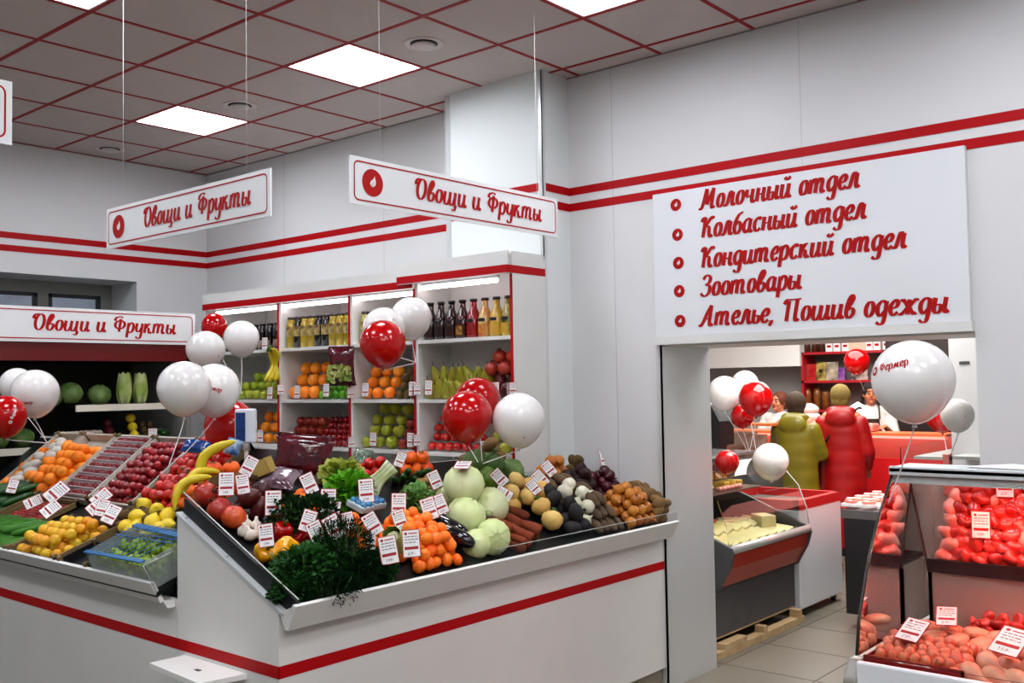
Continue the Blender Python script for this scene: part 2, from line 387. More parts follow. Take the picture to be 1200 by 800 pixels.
for (k, j), lb in vents.items():
    x, y = GX+.6*k+.3, GY+.6*j+.3
    t = thing('air_valve', lb, 'air vent', (x, y, HC)); VM = mat('valve_enamel', 'cdc6c2', .4)
    b = MB(); b.lathe([(.075, 0), (.105, -.006), (.115, -.004), (.115, .0), (.075, .003)], 32); part('ring', b, VM, t)
    b = MB(); b.lathe([(.0, -.02), (.06, -.02), (.07, -.012), (.06, -.004), (0, -.003)], 32); part('disc', b, VM, t)
    b = MB(); b.lathe([(.0, .0), (.1, -.001), (.1, .002), (0, .003)], 24); part('throat', b, mat('dark_throat', '2c2624', .8), t)
# walls
b = MB(); b.box((XL-.5, YB, 0), (DX0, YB+TH, HC+.05)); b.box((DX0, YB, DZ), (DX1, YB+TH, HC+.05)); b.box((DX1, YB, 0), (2.5, YB+TH, HC+.05))
wall_back = struct('wall_back', b, WALLM)
for x in (-6.7, -5.5, -4.9, -2.45, -.4): # panel joints
    pass
wy0, wy1, wz0, wz1 = 2.2, 4.311, 1.9, 2.705
b = MB(); b.box((XL-.5, -1.5, 0), (XL, wy0, HC+.05)); b.box((XL-.5, wy1, 0), (XL, YB, HC+.05)); b.box((XL-.5, wy0, 0), (XL, wy1, wz0)); b.box((XL-.5, wy0, wz1), (XL, wy1, HC+.05))
wall_left = struct('wall_left', b, WALLM)
Z1, Z2 = 3.0199, 2.9194
for zt in (Z1, Z2):
    b = MB(); b.box((XL, YB-.003, zt-.05), (-4.56, YB+.001, zt)); b.box((-3.756, YB-.003, zt-.05), (2.4, YB+.001, zt)); part('red_stripe', b, REDS, wall_back)
    b = MB(); b.box((XL-.001, -1.4, zt-.05), (XL+.003, YB, zt)); part('red_stripe', b, REDS, wall_left)
for x in (-6.72, -5.5, -3.42, -2.2, -.15):
    b = MB(); b.box((x-.0015, YB-.001, 0 if not DX0 < x < DX1 else 2.9), (x+.0015, YB+.001, HC)); part('panel_joint', b, mat('joint_grey', 'b5b3b3', .7), wall_back)  # thin grey line along each panel joint
# pilaster
b = MB(); b.box((-4.56, 4.72, 0), (-3.756, YB+.01, HC+.02)); pil = struct('pillar_back', b, mat('pilaster_white', 'dde1e0', .5))
b = MB()
for x in (-4.56, -3.756):
    b.box((x-.022, 4.716, .02), (x+.022 if x < -4 else x+.004, 4.7215, HC-.004))
b.box((-3.757, 4.716, .02), (-3.752, 4.745, HC-.004)); part('corner_profile', b, ALU, pil)
b = MB(); b.box((-4.535, 4.7165, Z1-.05), (-3.79, 4.7212, Z1)); b.box((-3.754, 4.745, Z1-.05), (-3.7525, YB, Z1)); part('red_stripe', b, REDS, pil)
b = MB(); b.box((-4.535, 4.7165, Z2-.05), (-3.79, 4.7212, Z2)); b.box((-3.754, 4.745, Z2-.05), (-3.7525, YB, Z2)); part('red_stripe', b, REDS, pil)
# window in the left wall
b = MB(); win = struct('window_1', (lambda m: (m.box((XL-.47, wy0, wz0), (XL-.43, wy1, wz0+.06)), m.box((XL-.47, wy0, wz1-.1), (XL-.43, wy1, wz1)), m)[2])(MB()), mat('window_frame_grey', '8b8c86', .5))
yA, yB = atx(56, 350, XL-.44).y, atx(117, 352, XL-.44).y
yC = atx(43, 350, XL-.44).y
for (a, c) in ((yC, yA), (yB, wy1), (wy0, yC-1.0)):
    b = MB(); b.box((XL-.47, a, wz0), (XL-.43, c, wz1-.1)); part('mullion', b, MATS['window_frame_grey'], win)
for (a, c) in ((yC-1.0, yC), (yA, yB)):
    b = MB(); b.box((XL-.455, a, wz0+.06), (XL-.449, c, wz1-.1)); part('pane', b, mat('window_glass', 'cfdcf0', .05, trans=1, alpha=1), win)
    b = MB()
    for q in ((a, wz0+.06, a+.03, wz1-.1), (c-.03, wz0+.06, c, wz1-.1), (a, wz1-.13, c, wz1-.1)): b.box((XL-.462, q[0], q[1]), (XL-.425, q[2], q[3]))
    part('sash', b, mat('dark_sash', '33363a', .5), win)
# doorway: lining, header ledge and the white board with the list of departments
b = MB(); b.box((DX0-.03, YB-.014, 0), (DX0+.004, YB+.002, DZ+.03)); b.box((DX0-.002, YB-.014, 0), (DX0+.004, YB+TH, DZ)); struct('trim_1', b, ALU)
b = MB(); b.box((DX0-.02, YB-.05, DZ-.002), (DX1, YB+.002, DZ+.045)); b.box((DX0, YB, DZ-.012), (DX1, YB+TH, DZ+.001)); struct('trim_2', b, WHITE)
BX0, BX1, BZ0, BZ1 = -3.115, -1.372, DZ+.045, 2.885
t = thing('department_board', 'white board listing departments in red script over the doorway', 'sign', (BX0, YB-.02, BZ0))
b = MB(); b.box((0, -.018, 0), (BX1-BX0, .016, BZ1-BZ0)); bevel(part('board', b, mat('board_white', 'dcdde0', .4), t), .003)
o = Vector((0, -.0195, 0)); ux, uz, un = Vector((1, 0, 0)), Vector((0, 0, 1)), Vector((0, -1, 0))
base = Vector((BX0, YB-.0395, BZ0)); yy = YB-.0395
for txt, lx, ly, rx, ry, ex, ey in (('Молочный отдел', 820, 245, 1010, 219, 792, 240), ('Колбасный отдел', 820, 279, 1018, 254.5, 794, 275), ('Кондитерский отдел', 820, 314, 1066, 289, 795, 308), ('Зоотовары', 820, 348.5, 941, 336, 796, 341), ('Ателье, Пошив одежды', 820, 383, 1117, 364, 797, 376)):
    A = aty(lx, ly, yy)-base; B_ = aty(rx, ry, yy)-base; E_ = aty(ex, ey, yy)-base
    sz = .077; z = (A.z+B_.z)/2
    kk = (B_.x-A.x)*.985/text_width(txt); pen = 0
    for wd in txt.split(' '):
        b = MB(); lettering(b, wd, kk*text_width(wd), sz, o+ux*(A.x+.002+kk*pen)+uz*z+un*.0006, ux, uz, un, slant=.2); part('word', b, REDP, t)
        pen += text_width(wd+' ')
    b = MB(); emblem(b, o+ux*E_.x+uz*E_.z+un*.0006, ux, uz, un, .036); part('leaf_emblem', b, [REDP, SIGNW], t)
# the room beyond the doorway
GREYW = mat('grey_painted_wall', 'a8a5a3', .6, col2='a29f9d', nscale=1)
b = MB(); b.box((-7.2, 11.9, 0), (1.2, 12.1, 3.0)); struct('wall_far', b, GREYW)
b = MB(); b.box((-7.3, YB+TH, 0), (-7.1, 12.0, 3.0)); struct('wall_far_left', b, GREYW)
b = MB(); b.box((aty(1113, 450, 6.7).x, 6.7, 0), (1.0, 6.86, 3.0)); wp = struct('wall_passage', b, mat('passage_wall', 'dcdcde', .5))
q = aty(1130, 425, 6.7); b = MB(); b.box((q.x-.03, 6.694, q.z-.01), (q.x+.03, 6.7, q.z+.01)); part('name_plate', b, DARKG, wp)
q = aty(1116, 538, 6.45); t = thing('wall_ledge', 'small grey ledge on the white wall right behind the doorway', 'shelf', q)
b = MB(); b.box((0, 0, 0), (.7, .25, .02)); part('board', b, mat('ledge_grey', 'a9aca8', .4), t); b = MB(); b.box((.25, .05, -.09), (.28, .25, 0)); part('bracket', b, DARKG, t)
b = MB(); b.box((1.0, YB+TH, 0), (1.2, 12.0, 3.0)); struct('wall_far_right', b, GREYW)
b = MB(); b.box((-7.3, YB+TH, 3.0), (1.2, 12.1, 3.08)); struct('ceiling_far', b, mat('far_ceiling', 'd8d8d6', .8))
zb = aty(885, 430, 11.4).z
b = MB(); b.box((-7.1, 11.4, zb), (aty(937, 412, 11.4).x, 11.9, 3.0)); struct('trim_3', b, mat('soffit_white', 'e4e6e4', .5))
# hanging signs
A = aty(124.5, 291.5, 2.8); Bq = aty(316, 252.5, 2.8)
# left sign runs along the left counter, right sign along the front counter
hanging_sign('white hanging sign with red script, left one of the two over the counters', (-4.67, 2.4, 2.481), (1, 0, 0), (0, -1, 0), 1.345, .197)
hanging_sign('long white hanging sign with red script in front of the pilaster', (-3.2, 2.715, 2.558), (0, 1, 0), (1, 0, 0), 1.43, .207)
hanging_sign('white hanging sign cut off by the left picture edge', (-3.95, .28, 2.745), (0, 1, 0), (1, 0, 0), 1.365, .25)
# ------------------------------------------------------------------ shelf units on the back wall
YF = 4.398
SHZ = (1.0, 1.365, 1.695, 2.07)
TUBE = mat('tube_glow', 'fff2f6', .4, emit=TUBE_GLOW)
LAM = mat('shelf_laminate', 'd6d4cf', .4)
CLEAR = mat('clear_acrylic', '2a3030', .04, alpha=.1)
def shelf_unit(label, x0, x1, ztop, zred, yb, xf0=None, right_white=False, lamp=(.1, .9)):
    t = thing('display_shelf', label, 'shelf', (x0, YF, 0), 'white shelf units with red edging on the back wall')
    O = Vector((x0, YF, 0)); W = x1-x0; D = yb-YF
    b = MB(); b.box((.0, D-.012, .08), (W, D, ztop)); part('back_panel', b, LAM, t)
    for s, (a, c) in (('l', (0, .02)), ('r', (W-.02, W))):
        b = MB(); b.box((a, .004, 0), (c, D-.012, ztop-.02)); part('side_panel', b, WHITE, t)
    b = MB(); b.box((W-.019, 0, .02), (W-.001, .0045, zred-.05)); part('red_edge', b, REDS, t)
    for z in SHZ:
        b = MB(); b.box((.02, .002, z-.022), (W-.02, D-.012, z)); part('shelf_board', b, WHITE, t)
    b = MB(); b.box((0, .0, ztop-.02), (W, D, ztop)); part('top_board', b, WHITE, t)
    a = (xf0-x0) if xf0 is not None else 0
    yo = -.026 if xf0 is not None else 0
    b = MB(); b.box((a, -.02+yo, zred-.05), (W, .0+yo, ztop)); part('fascia', b, WHITE, t)
    b = MB(); b.box((a, -.0225+yo, zred-.046), (W+.0, -.0195+yo, zred)); 
    if right_white: b.box((W-.001, -.0225+yo, zred-.046), (W+.002, D, zred))
    part('red_band', b, REDS, t)
    b = MB(); b.cyl((W*lamp[0], .035, zred-.075), (W*lamp[1], .035, zred-.075), .014, 10); part('tube_light', b, TUBE, t)
    b = MB(); b.box((W*lamp[0]-.01, .02, zred-.062), (W*lamp[1]+.01, .05, zred-.045)); part('lamp_housing', b, ALU, t)
    return t
shelf_unit('white shelf unit nearest the far corner, dark jars on top', -6.968, -6.0, 2.53, 2.454, 4.975, lamp=(.12, 1.0))
shelf_unit('white shelf unit in the middle with yellow and dark juice jars on top', -6.0, -5.2, 2.53, 2.454, 4.975, lamp=(.0, 1.0))
shelf_unit('narrow white shelf unit with oranges and yellow apples behind the red balloon', -5.2, -4.562, 2.53, 2.454, 4.975, lamp=(.0, .96))
tall = shelf_unit('tall white shelf unit with a row of juice bottles next to the pilaster', -4.56, -3.742, 2.565, 2.482, 4.712, xf0=-4.68, right_white=True, lamp=(.06, .82))
# ------------------------------------------------------------------ front counter
CY0, CY1, CXF, CXE = 2.269, 4.985, -3.105, -3.807
SL = .43; TH_ = math.atan(SL)
MO, MN, MU = Vector((-3.08, 0, .95)), Vector((math.sin(TH_), 0, math.cos(TH_))), Vector((-math.cos(TH_), 0, math.sin(TH_)))
def onM(px, py, h): return atp(px, py, MO+MN*h, MN)
def M(s, t, h): return MO+Vector((0, s, 0))+MU*t+MN*h
LINER = mat('black_tray_liner', '0a0b0c', .45, spec=.3)
ct_ = thing('produce_counter', 'white produce counter with red stripe and sloped black tray, running to the doorway', 'counter', (CXF, CY0, 0))
def cpart(n, b, m, **k):
    o = part(n, b, m, ct_, **k); o.matrix_parent_inverse = Matrix.Translation(-Vector(ct_.location)); return o
b = MB(); b.box((CXF-.018, CY0+.018, .13), (CXF, CY1, .9)); cpart('front_panel', b, WHITE)
b = MB(); b.prism([(CXF, CY0, 0), (CXF, CY0, .948), (CXE, CY0, 1.25), (CXE, CY0, 0)], (0, .018, 0)); cpart('end_panel', b, WHITE)
b = MB(); b.bar((CXF+.03, CY0+.006, .94), (CXE+.0, CY0+.006, 1.262), .03, .012, (0, 0, 1)); cpart('edge_profile', b, ALU)
for u in (.12, .5, .92):
    p = Vector((CXF, CY0, .955)).lerp(Vector((CXE, CY0, 1.265)), u); b = MB(); b.lathe([(0, 0), (.008, 0), (.008, .008), (0, .011)], 10, p+Vector((0, .006, 0)), (0, 0, 1)); cpart('screw_cap', b, STEEL)
b = MB(); b.box((CXF-.0, CY0-.002, .695), (CXF+.002, CY1, .741)); b.box((CXE, CY0-.002, .695), (CXF+.002, CY0, .741)); cpart('red_stripe', b, REDS)
b = MB(); b.prism([(CXF-.05, CY0+.02, 0), (CXF-.03, CY0+.02, 0), (CXF-.03, CY0+.02, .13), (CXF-.05, CY0+.02, .13)], (0, CY1-CY0-.03, 0)); cpart('kick_board', b, mat('beige_plinth', '9b917e', .5, col2='8f8572', nscale=8))
TB = -4.0
b = MB()
q = [(-3.06, CY0+.02), (-3.06, CY1), (-3.73, CY1), (-3.73, 4.36), (TB, 4.36), (TB, 3.0), (CXE, CY0+.02)]
zt = lambda x: .95+SL*(-3.08-x)
b.add([(x, y, zt(x)) for x, y in q]+[(x, y, zt(x)-.02) for x, y in q], [(0, 1, 2, 3, 4, 5, 6), (13, 12, 11, 10, 9, 8, 7)]+[(i, i+7, (i+1) % 7+7, (i+1) % 7) for i in range(7)]); cpart('tray', b, LINER)
b = MB(); b.box((-3.735, 4.36, 0), (-3.72, CY1, 1.27)); cpart('side_panel', b, WHITE)
b = MB(); b.prism([(CXE, CY0+.02, 0), (CXE, CY0+.02, 1.25), (TB, 3.0, .95+SL*(-3.08-TB)-.01), (TB, 3.0, 0)], (.018, .01, 0)); cpart('mitre_panel', b, WHITE)
b = MB(); b.box((TB-.018, 3.0, 0), (TB, 4.36, .95+SL*(-3.08-TB))); cpart('back_panel', b, WHITE)
b = MB(); b.box((TB-.35, 3.2, 1.17), (TB-.02, 4.3, 1.19)); cpart('work_shelf', b, WHITE)
b = MB(); b.prism([(-3.072, CY0, .882), (-3.05, CY0, .882), (-3.002, CY0, .976), (-3.02, CY0, .982)], (0, CY1-CY0, 0)); cpart('lip', b, WHITE)
b = MB(); b.prism([(-3.072, CY0, .887), (-3.02, CY0, .975), (-3.06, CY0, .958), (-3.1, CY0, .94)], (0, .008, 0)); cpart('lip_end', b, WHITE)
b = MB(); b.hull8([(CXF+.05, CY0+.014, .945), (CXE+.02, CY0+.014, 1.262), (CXE+.02, CY0+.018, 1.262), (CXF+.05, CY0+.018, .945), (CXF+.1, CY0+.014, 1.0), (CXE+.02, CY0+.014, 1.35), (CXE+.02, CY0+.018, 1.35), (CXF+.1, CY0+.018, 1.0)]); cpart('end_guard', b, CLEAR)
b = MB(); b.hull8([(CXF+.04, CY0+.021, .94), (CXE+.02, CY0+.021, 1.24), (CXE+.02, CY0+.03, 1.24), (CXF+.04, CY0+.03, .94), (CXF+.09, CY0+.021, .985), (CXE+.02, CY0+.021, 1.325), (CXE+.02, CY0+.03, 1.325), (CXF+.09, CY0+.03, .985)]); cpart('tray_end', b, LINER)
b = MB(); b.bar((CXF+.1, CY0+.016, 1.0), (CXE+.02, CY0+.016, 1.35), .004, .004); cpart('guard_edge', b, mat('acrylic_edge', 'b9bdb9', .3))
b = MB(); b.box((-3.02, 3.4, .965), (-3.016, CY1, 1.03)); cpart('front_guard', b, CLEAR)
b = MB(); b.bar((-3.018, 3.4, 1.031), (-3.018, CY1, 1.031), .003, .003); cpart('guard_edge', b, MATS['acrylic_edge'])
# folding bag shelf
t = thing('folding_shelf', 'small white folding shelf fixed to the counter end below the red stripe', 'shelf', (-3.75, CY0, .66))
b = MB(); b.prism([(.0, 0, .0), (.44, 0, .0), (.4, -.185, .0), (-.01, -.155, .0)], (0, 0, .02)); part('board', b, mat('foil_white', 'eceae6', .3), t)
b = MB(); b.bar((.3, -.002, -.06), (.3, -.1, -.003), .012, .004); b.box((.29, -.004, -.1), (.31, 0, 0)); part('bracket', b, STEEL, t)
b = MB(); b.box((.23, -.1, .02), (.26, -.085, .0225)); part('latch', b, DARKG, t)
# ------------------------------------------------------------------ left counter
LX0, LX1 = -7.05, CXE-.002
lc = thing('produce_counter', 'white produce counter with stepped fruit crates at the left picture edge', 'counter', (LX1, CY0, 0))
def lpart(n, b, m):
    o = part(n, b, m, lc); o.matrix_parent_inverse = Matrix.Translation(-Vector(lc.location)); return o
b = MB(); b.box((LX0, CY0, .1), (LX1, CY0+.018, .9)); lpart('front_panel', b, WHITE)
b = MB(); b.box((LX0, CY0-.002, .695), (LX1, CY0, .741)); lpart('red_stripe', b, REDS)
b = MB(); b.box((LX0, CY0+.03, 0), (LX1, CY0+.05, .1)); lpart('kick_board', b, MATS['beige_plinth'])
b = MB(); b.prism([(LX0, 2.23, .893), (LX0, 2.208, .893), (LX0, 2.162, .98), (LX0, 2.18, .986)], (LX1-.03-LX0, 0, 0)); lpart('lip', b, WHITE)
b = MB(); b.prism([(LX1-.03, 2.235, .868), (LX1-.03, 2.268, .868), (LX1-.03, 2.268, .9), (LX1-.03, 2.215, .9)], (.014, 0, 0)); lpart('lip_end', b, WHITE)
b = MB(); b.prism([(LX1-.028, 2.2, .92), (LX1-.028, 2.268, .92), (LX1-.028, 2.268, 1.1), (LX1-.028, 2.13, 1.06)], (.004, 0, 0)); lpart('end_guard', b, CLEAR)
b = MB(); b.tube([(LX1-.026, 2.2, .92), (LX1-.026, 2.13, 1.06), (LX1-.026, 2.268, 1.1)], .0022, 5); lpart('guard_edge', b, mat('acrylic_edge', 'b9bdb9', .3))
LP = [(2.19, .94), (2.72, 1.13), (3.14, 1.46)]
rx = [LX1-.02, -4.035, TB-.02]
for i in (0, 1):
    (y0, z0), (y1, z1) = LP[i], LP[i+1]
    b = MB(); b.hull8([(LX0, y0, z0-.02), (rx[i] if i else LX1-.02, y0, z0-.02), (rx[i+1], y1, z1-.02), (LX0, y1, z1-.02), (LX0, y0, z0), (rx[i] if i else LX1-.02, y0, z0), (rx[i+1], y1, z1), (LX0, y1, z1)]); lpart('tray', b, LINER)
b = MB(); b.box((LX0, 3.14, 0), (TB-.02, 3.158, 1.47)); lpart('back_panel', b, WHITE)
# planes of the left counter
def planeL(i):
    (y0, z0), (y1, z1) = LP[i], LP[i+1]; u = Vector((0, y1-y0, z1-z0)); L = u.length; u.normalize(); n = Vector((0, -u.z, u.y))
    return Vector((0, y0, z0)), u, n, L
def onL(i, px, py, h): O, u, n, L = planeL(i); return atp(px, py, O+n*h, n)
# ------------------------------------------------------------------ chiller cabinet on the left wall
cab = thing('chiller_cabinet', 'black open chiller cabinet with dark red canopy on the left wall', 'chiller', (-7.0, 4.3, 0))
def kpart(n, b, m):
    o = part(n, b, m, cab); o.matrix_parent_inverse = Matrix.Translation(-Vector(cab.location)); return o
KX0, KX1, KY0, KY1 = -7.86, -7.0, 1.4, 4.24
CAN = mat('dark_red_canopy', '600408', .35)
b = MB(); b.box((KX0, KY0, .35), (KX0+.04, KY1, 2.12)); kpart('back_panel', b, CASEIN)
b = MB(); b.box((KX0, KY1, 0), (KX1+.02, KY1+.04, 2.12)); kpart('end_panel', b, mat('grey_end_panel', '7e7e7b', .35))
b = MB(); b.box((KX0, KY0, 2.0), (KX1-.05, KY1, 2.12)); kpart('roof', b, CASEIN)
b = MB(); b.prism([(KX1-.02, KY0, 2.0), (KX1+.02, KY0, 2.0), (KX1+.02, KY0, 2.14), (KX1-.05, KY0, 2.14)], (0, KY1+.04-KY0, 0)); kpart('canopy', b, CAN)
b = MB(); b.box((KX0, KY0, 0), (KX1, KY1, .35)); kpart('base', b, BLACK)
for (z, a, c) in ((1.675, 3.38, KY1-.16), (1.675, KY0, 3.17), (1.39, KY0, KY1-.06), (1.05, KY0, KY1), (.7, KY0, KY1)):
    b = MB(); b.box((KX0+.04, a, z-.014), (-7.03, c, z)); kpart('shelf_board', b, mat('black_enamel', '1d1c1b', .3))
    b = MB(); b.box((-7.03, a, z-.042), (-7.012, c, z+.006)); kpart('price_rail', b, mat('cream_price_rail', 'd9d2c0', .4))
hs = hanging_sign('white sign with red script mounted on the dark red chiller canopy', (-6.96, 2.6, 2.122), (0, 1, 0), (1, 0, 0), 4.315-2.6, .245, wires=False)
hs.location = (-6.96, 2.59, 2.13)
# ------------------------------------------------------------------ scale on a pole
p = atd(283, 500, 4.95)
sc = thing('shop_scale', 'white pole scale with dark blue screen in front of the red balloon', 'scale', (p.x, p.y, 1.19), rot=(0, 0, math.radians(40)))
hz = p.z-1.19
b = MB(); b.box((-.12, -.1, .0), (.12, .1, .06)); bevel(part('body', b, ALU, sc), .008)
b = MB(); b.box((-.13, -.11, .062), (.13, .11, .074)); bevel(part('weighing_plate', b, STEEL, sc), .004)
b = MB(); b.cyl((0, .085, .02), (0, .085, hz-.06), .011, 12); part('pole', b, mat('pole_cream', 'c8beb2', .35), sc)
b = MB(); b.cyl((0, .085, hz-.12), (0, .085, hz-.07), .019, 12); part('collar', b, ALU, sc)
b = MB(); b.box((-.052, .055, hz-.085), (.052, .105, hz+.088)); bevel(part('display_head', b, mat('head_white', 'dfe2ea', .3), sc), .01, 3)
b = MB(); b.box((-.044, .05, hz-.075), (.004, .056, hz+.07)); part('screen', b, mat('blue_screen', '1c3c78', .2, col2='16305f', nscale=30), sc)
# ------------------------------------------------------------------ foreground meat case
MX0, MX1 = -1.352, .75
mc = thing('meat_case', 'refrigerated meat case with leaning curved glass and steel top shelf', 'display case', (MX0, 3.4, 0))
def mpart(n, b, m):
    o = part(n, b, m, mc); o.matrix_parent_inverse = Matrix.Translation(-Vector(mc.location)); return o
gp = [atx(px, py, MX0) for px, py in ((1003.5, 768), (1006, 725), (1012.5, 686), (1019, 647), (1031, 600), (1045, 556))]
gp = [(p.y, p.z) for p in gp]
yf, zf = gp[0]; yt, zt_ = gp[-1]
YB2 = 4.35
GLS = mat('case_glass', 'f3f7f5', .0, trans=1, ior=1.12)
n = len(gp); b = MB()
for i in range(n-1):
    (a0, c0), (a1, c1) = gp[i], gp[i+1]
    b.add([(MX0, a0, c0), (MX1, a0, c0), (MX1, a1, c1), (MX0, a1, c1), (MX0, a0+.006, c0), (MX1, a0+.006, c0), (MX1, a1+.006, c1), (MX0, a1+.006, c1)], [(0, 1, 2, 3), (7, 6, 5, 4)] + ([(0, 4, 5, 1)] if i == 0 else []) + ([(3, 2, 6, 7)] if i == n-2 else []) + [(0, 3, 7, 4), (1, 5, 6, 2)])
mpart('curved_glass', b, GLS)
b = MB(); b.prism([(MX0, y+.006, z) for y, z in gp]+[(MX0, YB2-.1, zt_), (MX0, YB2-.1, zf)], (.006, 0, 0)); mpart('side_glass', b, GLS)
b = MB(); b.tube([(MX0, y, z) for y, z in gp], .0045, 6); mpart('glass_edge', b, mat('dark_glass_edge', '251c1e', .3))
b = MB(); b.box((MX0-.005, yt-.02, zt_), (MX1, yt+.2, zt_+.03)); b.box((MX0-.005, yt-.02, zt_+.01), (MX1, yt+.0, zt_+.034)); bevel(mpart('top_shelf', b, CREAM), .004)
b = MB(); b.box((MX0, yt+.0, zt_-.03), (MX1, yt+.006, zt_)); b.box((MX0, yt+.0, zt_-.004), (MX1, yt+.1, zt_)); mpart('lamp_rail', b, CREAM)
REDG = mat('red_tube', 'ff4038', .4, emit=RED_GLOW)
b = MB(); b.cyl((MX0+.06, yt+.05, zt_-.014), (MX1-.06, yt+.05, zt_-.014), .008, 10); mpart('red_lamp', b, REDG)
DKZ = zf-.03
b = MB(); b.box((MX0+.0, yf-.012, zf-.1), (MX1, yf+.012, zf-.015)); bevel(mpart('front_bumper', b, mat('bumper_white', 'd8d9dc', .3)), .01, 3)
b = MB(); b.box((MX0+.006, yf+.06, 0.1), (MX1, YB2, zf-.12)); mpart('body', b, mat('case_body_dark', '2a2a2c', .4))
b = MB(); b.box((MX0+.006, yf+.01, zf-.12), (MX1, YB2-.1, zf-.06)); mpart('deck', b, mat('deck_steel', '9a9496', .35, metal=.6))
b = MB(); b.box((MX0+.006, YB2-.1, zf-.06), (MX1, YB2-.085, zt_)); mpart('back_wall', b, mat('case_back', 'b79d92', .35))
b = MB(); b.prism([(MX0-.045, yf-.012, zf-.34), (MX0-.045, yf-.03, zf-.22), (MX0-.045, yf-.022, zf-.08), (MX0-.045, yf+.03, zf-.02), (MX0-.045, YB2, zf-.02), (MX0-.045, YB2, .0), (MX0-.045, yf+.1, 0), (MX0-.045, yf+.06, .3)], (.05, 0, 0)); bevel(mpart('end_cheek', b, mat('cheek_grey', '8a857c', .35)), .012, 3)
RZ = 1.06; SX = aty(1087, 652, 4.0).x
b = MB(); b.box((SX, 4.0, RZ-.015), (MX1, YB2-.1, RZ)); b.box((SX, 3.985, RZ-.03), (MX1, 4.0, RZ+.02)); mpart('added_rear_step', b, mat('dark_step', '37282a', .35, metal=.5))  # added step, holds meat that stands in for a mirror reflection
b = MB(); b.box((SX, 4.0, zf-.06), (SX+.015, YB2-.1, RZ-.02)); b.box((SX, 4.0, zf-.06), (MX1, 4.01, RZ-.02)); mpart('added_step_riser', b, mat('riser_pinkish', '9c8078', .35))  # riser of the added step
b = MB(); b.bar(aty(1066, 562, 3.98), (SX-.0, 3.99, RZ), .008, .008); mpart('strut', b, mat('strut_dark', '3a2224', .4))
# ------------------------------------------------------------------ cheese case beyond the doorway
FX = -3.10; QY0, QY1 = 5.78, 7.0
qc = thing('cheese_case', 'grey and red cheese case with curved glass just beyond the doorway', 'display case', (FX, QY0, 0))
def qpart(n, b, m):
    o = part(n, b, m, qc); o.matrix_parent_inverse = Matrix.Translation(-Vector(qc.location)); return o
BZ = .11
b = MB(); b.box((FX-.9, QY0+.02, BZ), (FX-.13, QY1-.02, .46)); qpart('base', b, DARKG)
pr = [(0, .70), (.01, .66), (-.02, .56), (-.1, .42), (-.16, .40), (-.16, .46), (-.9, .46), (-.9, .92), (-.55, .92)]
for y in (QY0, QY1-.03):
    b = MB(); b.prism([(FX+x, y, z) for x, z in pr], (0, .03, 0)); qpart('end_cheek', b, DARKG)
b = MB(); b.prism([(FX-.02, QY0+.03, .655), (FX-.005, QY0+.03, .655), (FX-.03, QY0+.03, .56), (FX-.1, QY0+.03, .435), (FX-.12, QY0+.03, .44)], (0, QY1-QY0-.06, 0)); qpart('red_front', b, mat('brick_red_panel', 'a32a14', .35))
b = MB(); b.cyl((FX-.012, QY0+.02, .685), (FX-.012, QY1-.02, .685), .028, 14); qpart('bumper', b, mat('silver_bumper', 'b4b4b2', .3, metal=.4))
b = MB(); b.box((FX-.85, QY0+.03, .6), (FX-.04, QY1-.03, .64)); qpart('deck', b, mat('case_deck', '6c6a66', .4))
b = MB(); b.box((FX-.9, QY0+.03, .6), (FX-.85, QY1-.03, 1.22)); qpart('back_wall', b, mat('case_inner_grey', 'a09f9c', .4))
b = MB(); b.box((FX-.85, QY0+.02, .97), (FX-.38, QY1-.02, .982)); qpart('glass_shelf', b, mat('brown_shelf', '6e5648', .3))
cg = [(-.015, .72), (-.03, .84), (-.09, 1.0), (-.2, 1.12), (-.34, 1.2), (-.45, 1.225)]
for i in range(len(cg)-1): pass
b = MB()
for (a0, c0), (a1, c1) in zip(cg, cg[1:]): b.add([(FX+a0, QY0, c0), (FX+a0, QY1, c0), (FX+a1, QY1, c1), (FX+a1, QY0, c1)], [(0, 1, 2, 3)], 0, True)
b2 = MB(); b2.v = b.v+[(x-.006, y, z) for x, y, z in b.v]; nn = len(b.v); b2.f = b.f+[tuple(nn+i for i in reversed(f)) for f in b.f]; b2.m = b.m*2; b2.sm = b.sm*2; qpart('curved_glass', b2, GLS)
b = MB(); b.prism([(FX+x, QY1-.008, z) for x, z in cg]+[(FX-.85, QY1-.008, 1.22), (FX-.85, QY1-.008, .7)], (0, .006, 0)); qpart('side_glass', b, GLS)
b = MB(); b.tube([(FX+x, QY1, z) for x, z in cg], .004, 6); qpart('glass_edge', b, mat('pale_glass_edge', 'b7c4bf', .2))
b = MB(); b.box((FX-.9, QY0-.02, 1.225), (FX-.42, QY1, 1.245)); qpart('top_shelf', b, mat('mirror_steel', 'aeb0b0', .22, metal=.85))
b = MB(); b.box((FX-.86, QY0+.1, 1.02), (FX-.8, QY1-.35, 1.17)); qpart('red_notice', b, mat('red_notice_paper', 'b3201c', .5))
# timber pallet under it
pl = thing('timber_pallet', 'pale timber pallet strip under the cheese case', 'pallet', (FX, QY0, 0)); PINE = mat('pine', 'c2a87e', .6, col2='b0946a', nscale=14)
for nme, a, c in (('runner', (-.13, -.1, 0), (-.06, 1.2, .045)), ('block', (-.13, .0, .045), (-.06, .3, .08)), ('block', (-.13, .55, .045), (-.06, .6, .09)), ('block', (-.13, 1.1, .045), (-.06, 1.16, .1)), ('runner', (-.8, -.1, 0), (-.73, 1.2, .1)), ('deck_board', (-.8, .0, .1), (-.13, 1.18, .11))):
    b = MB(); b.box(a, c); part(nme, b, PINE, pl)
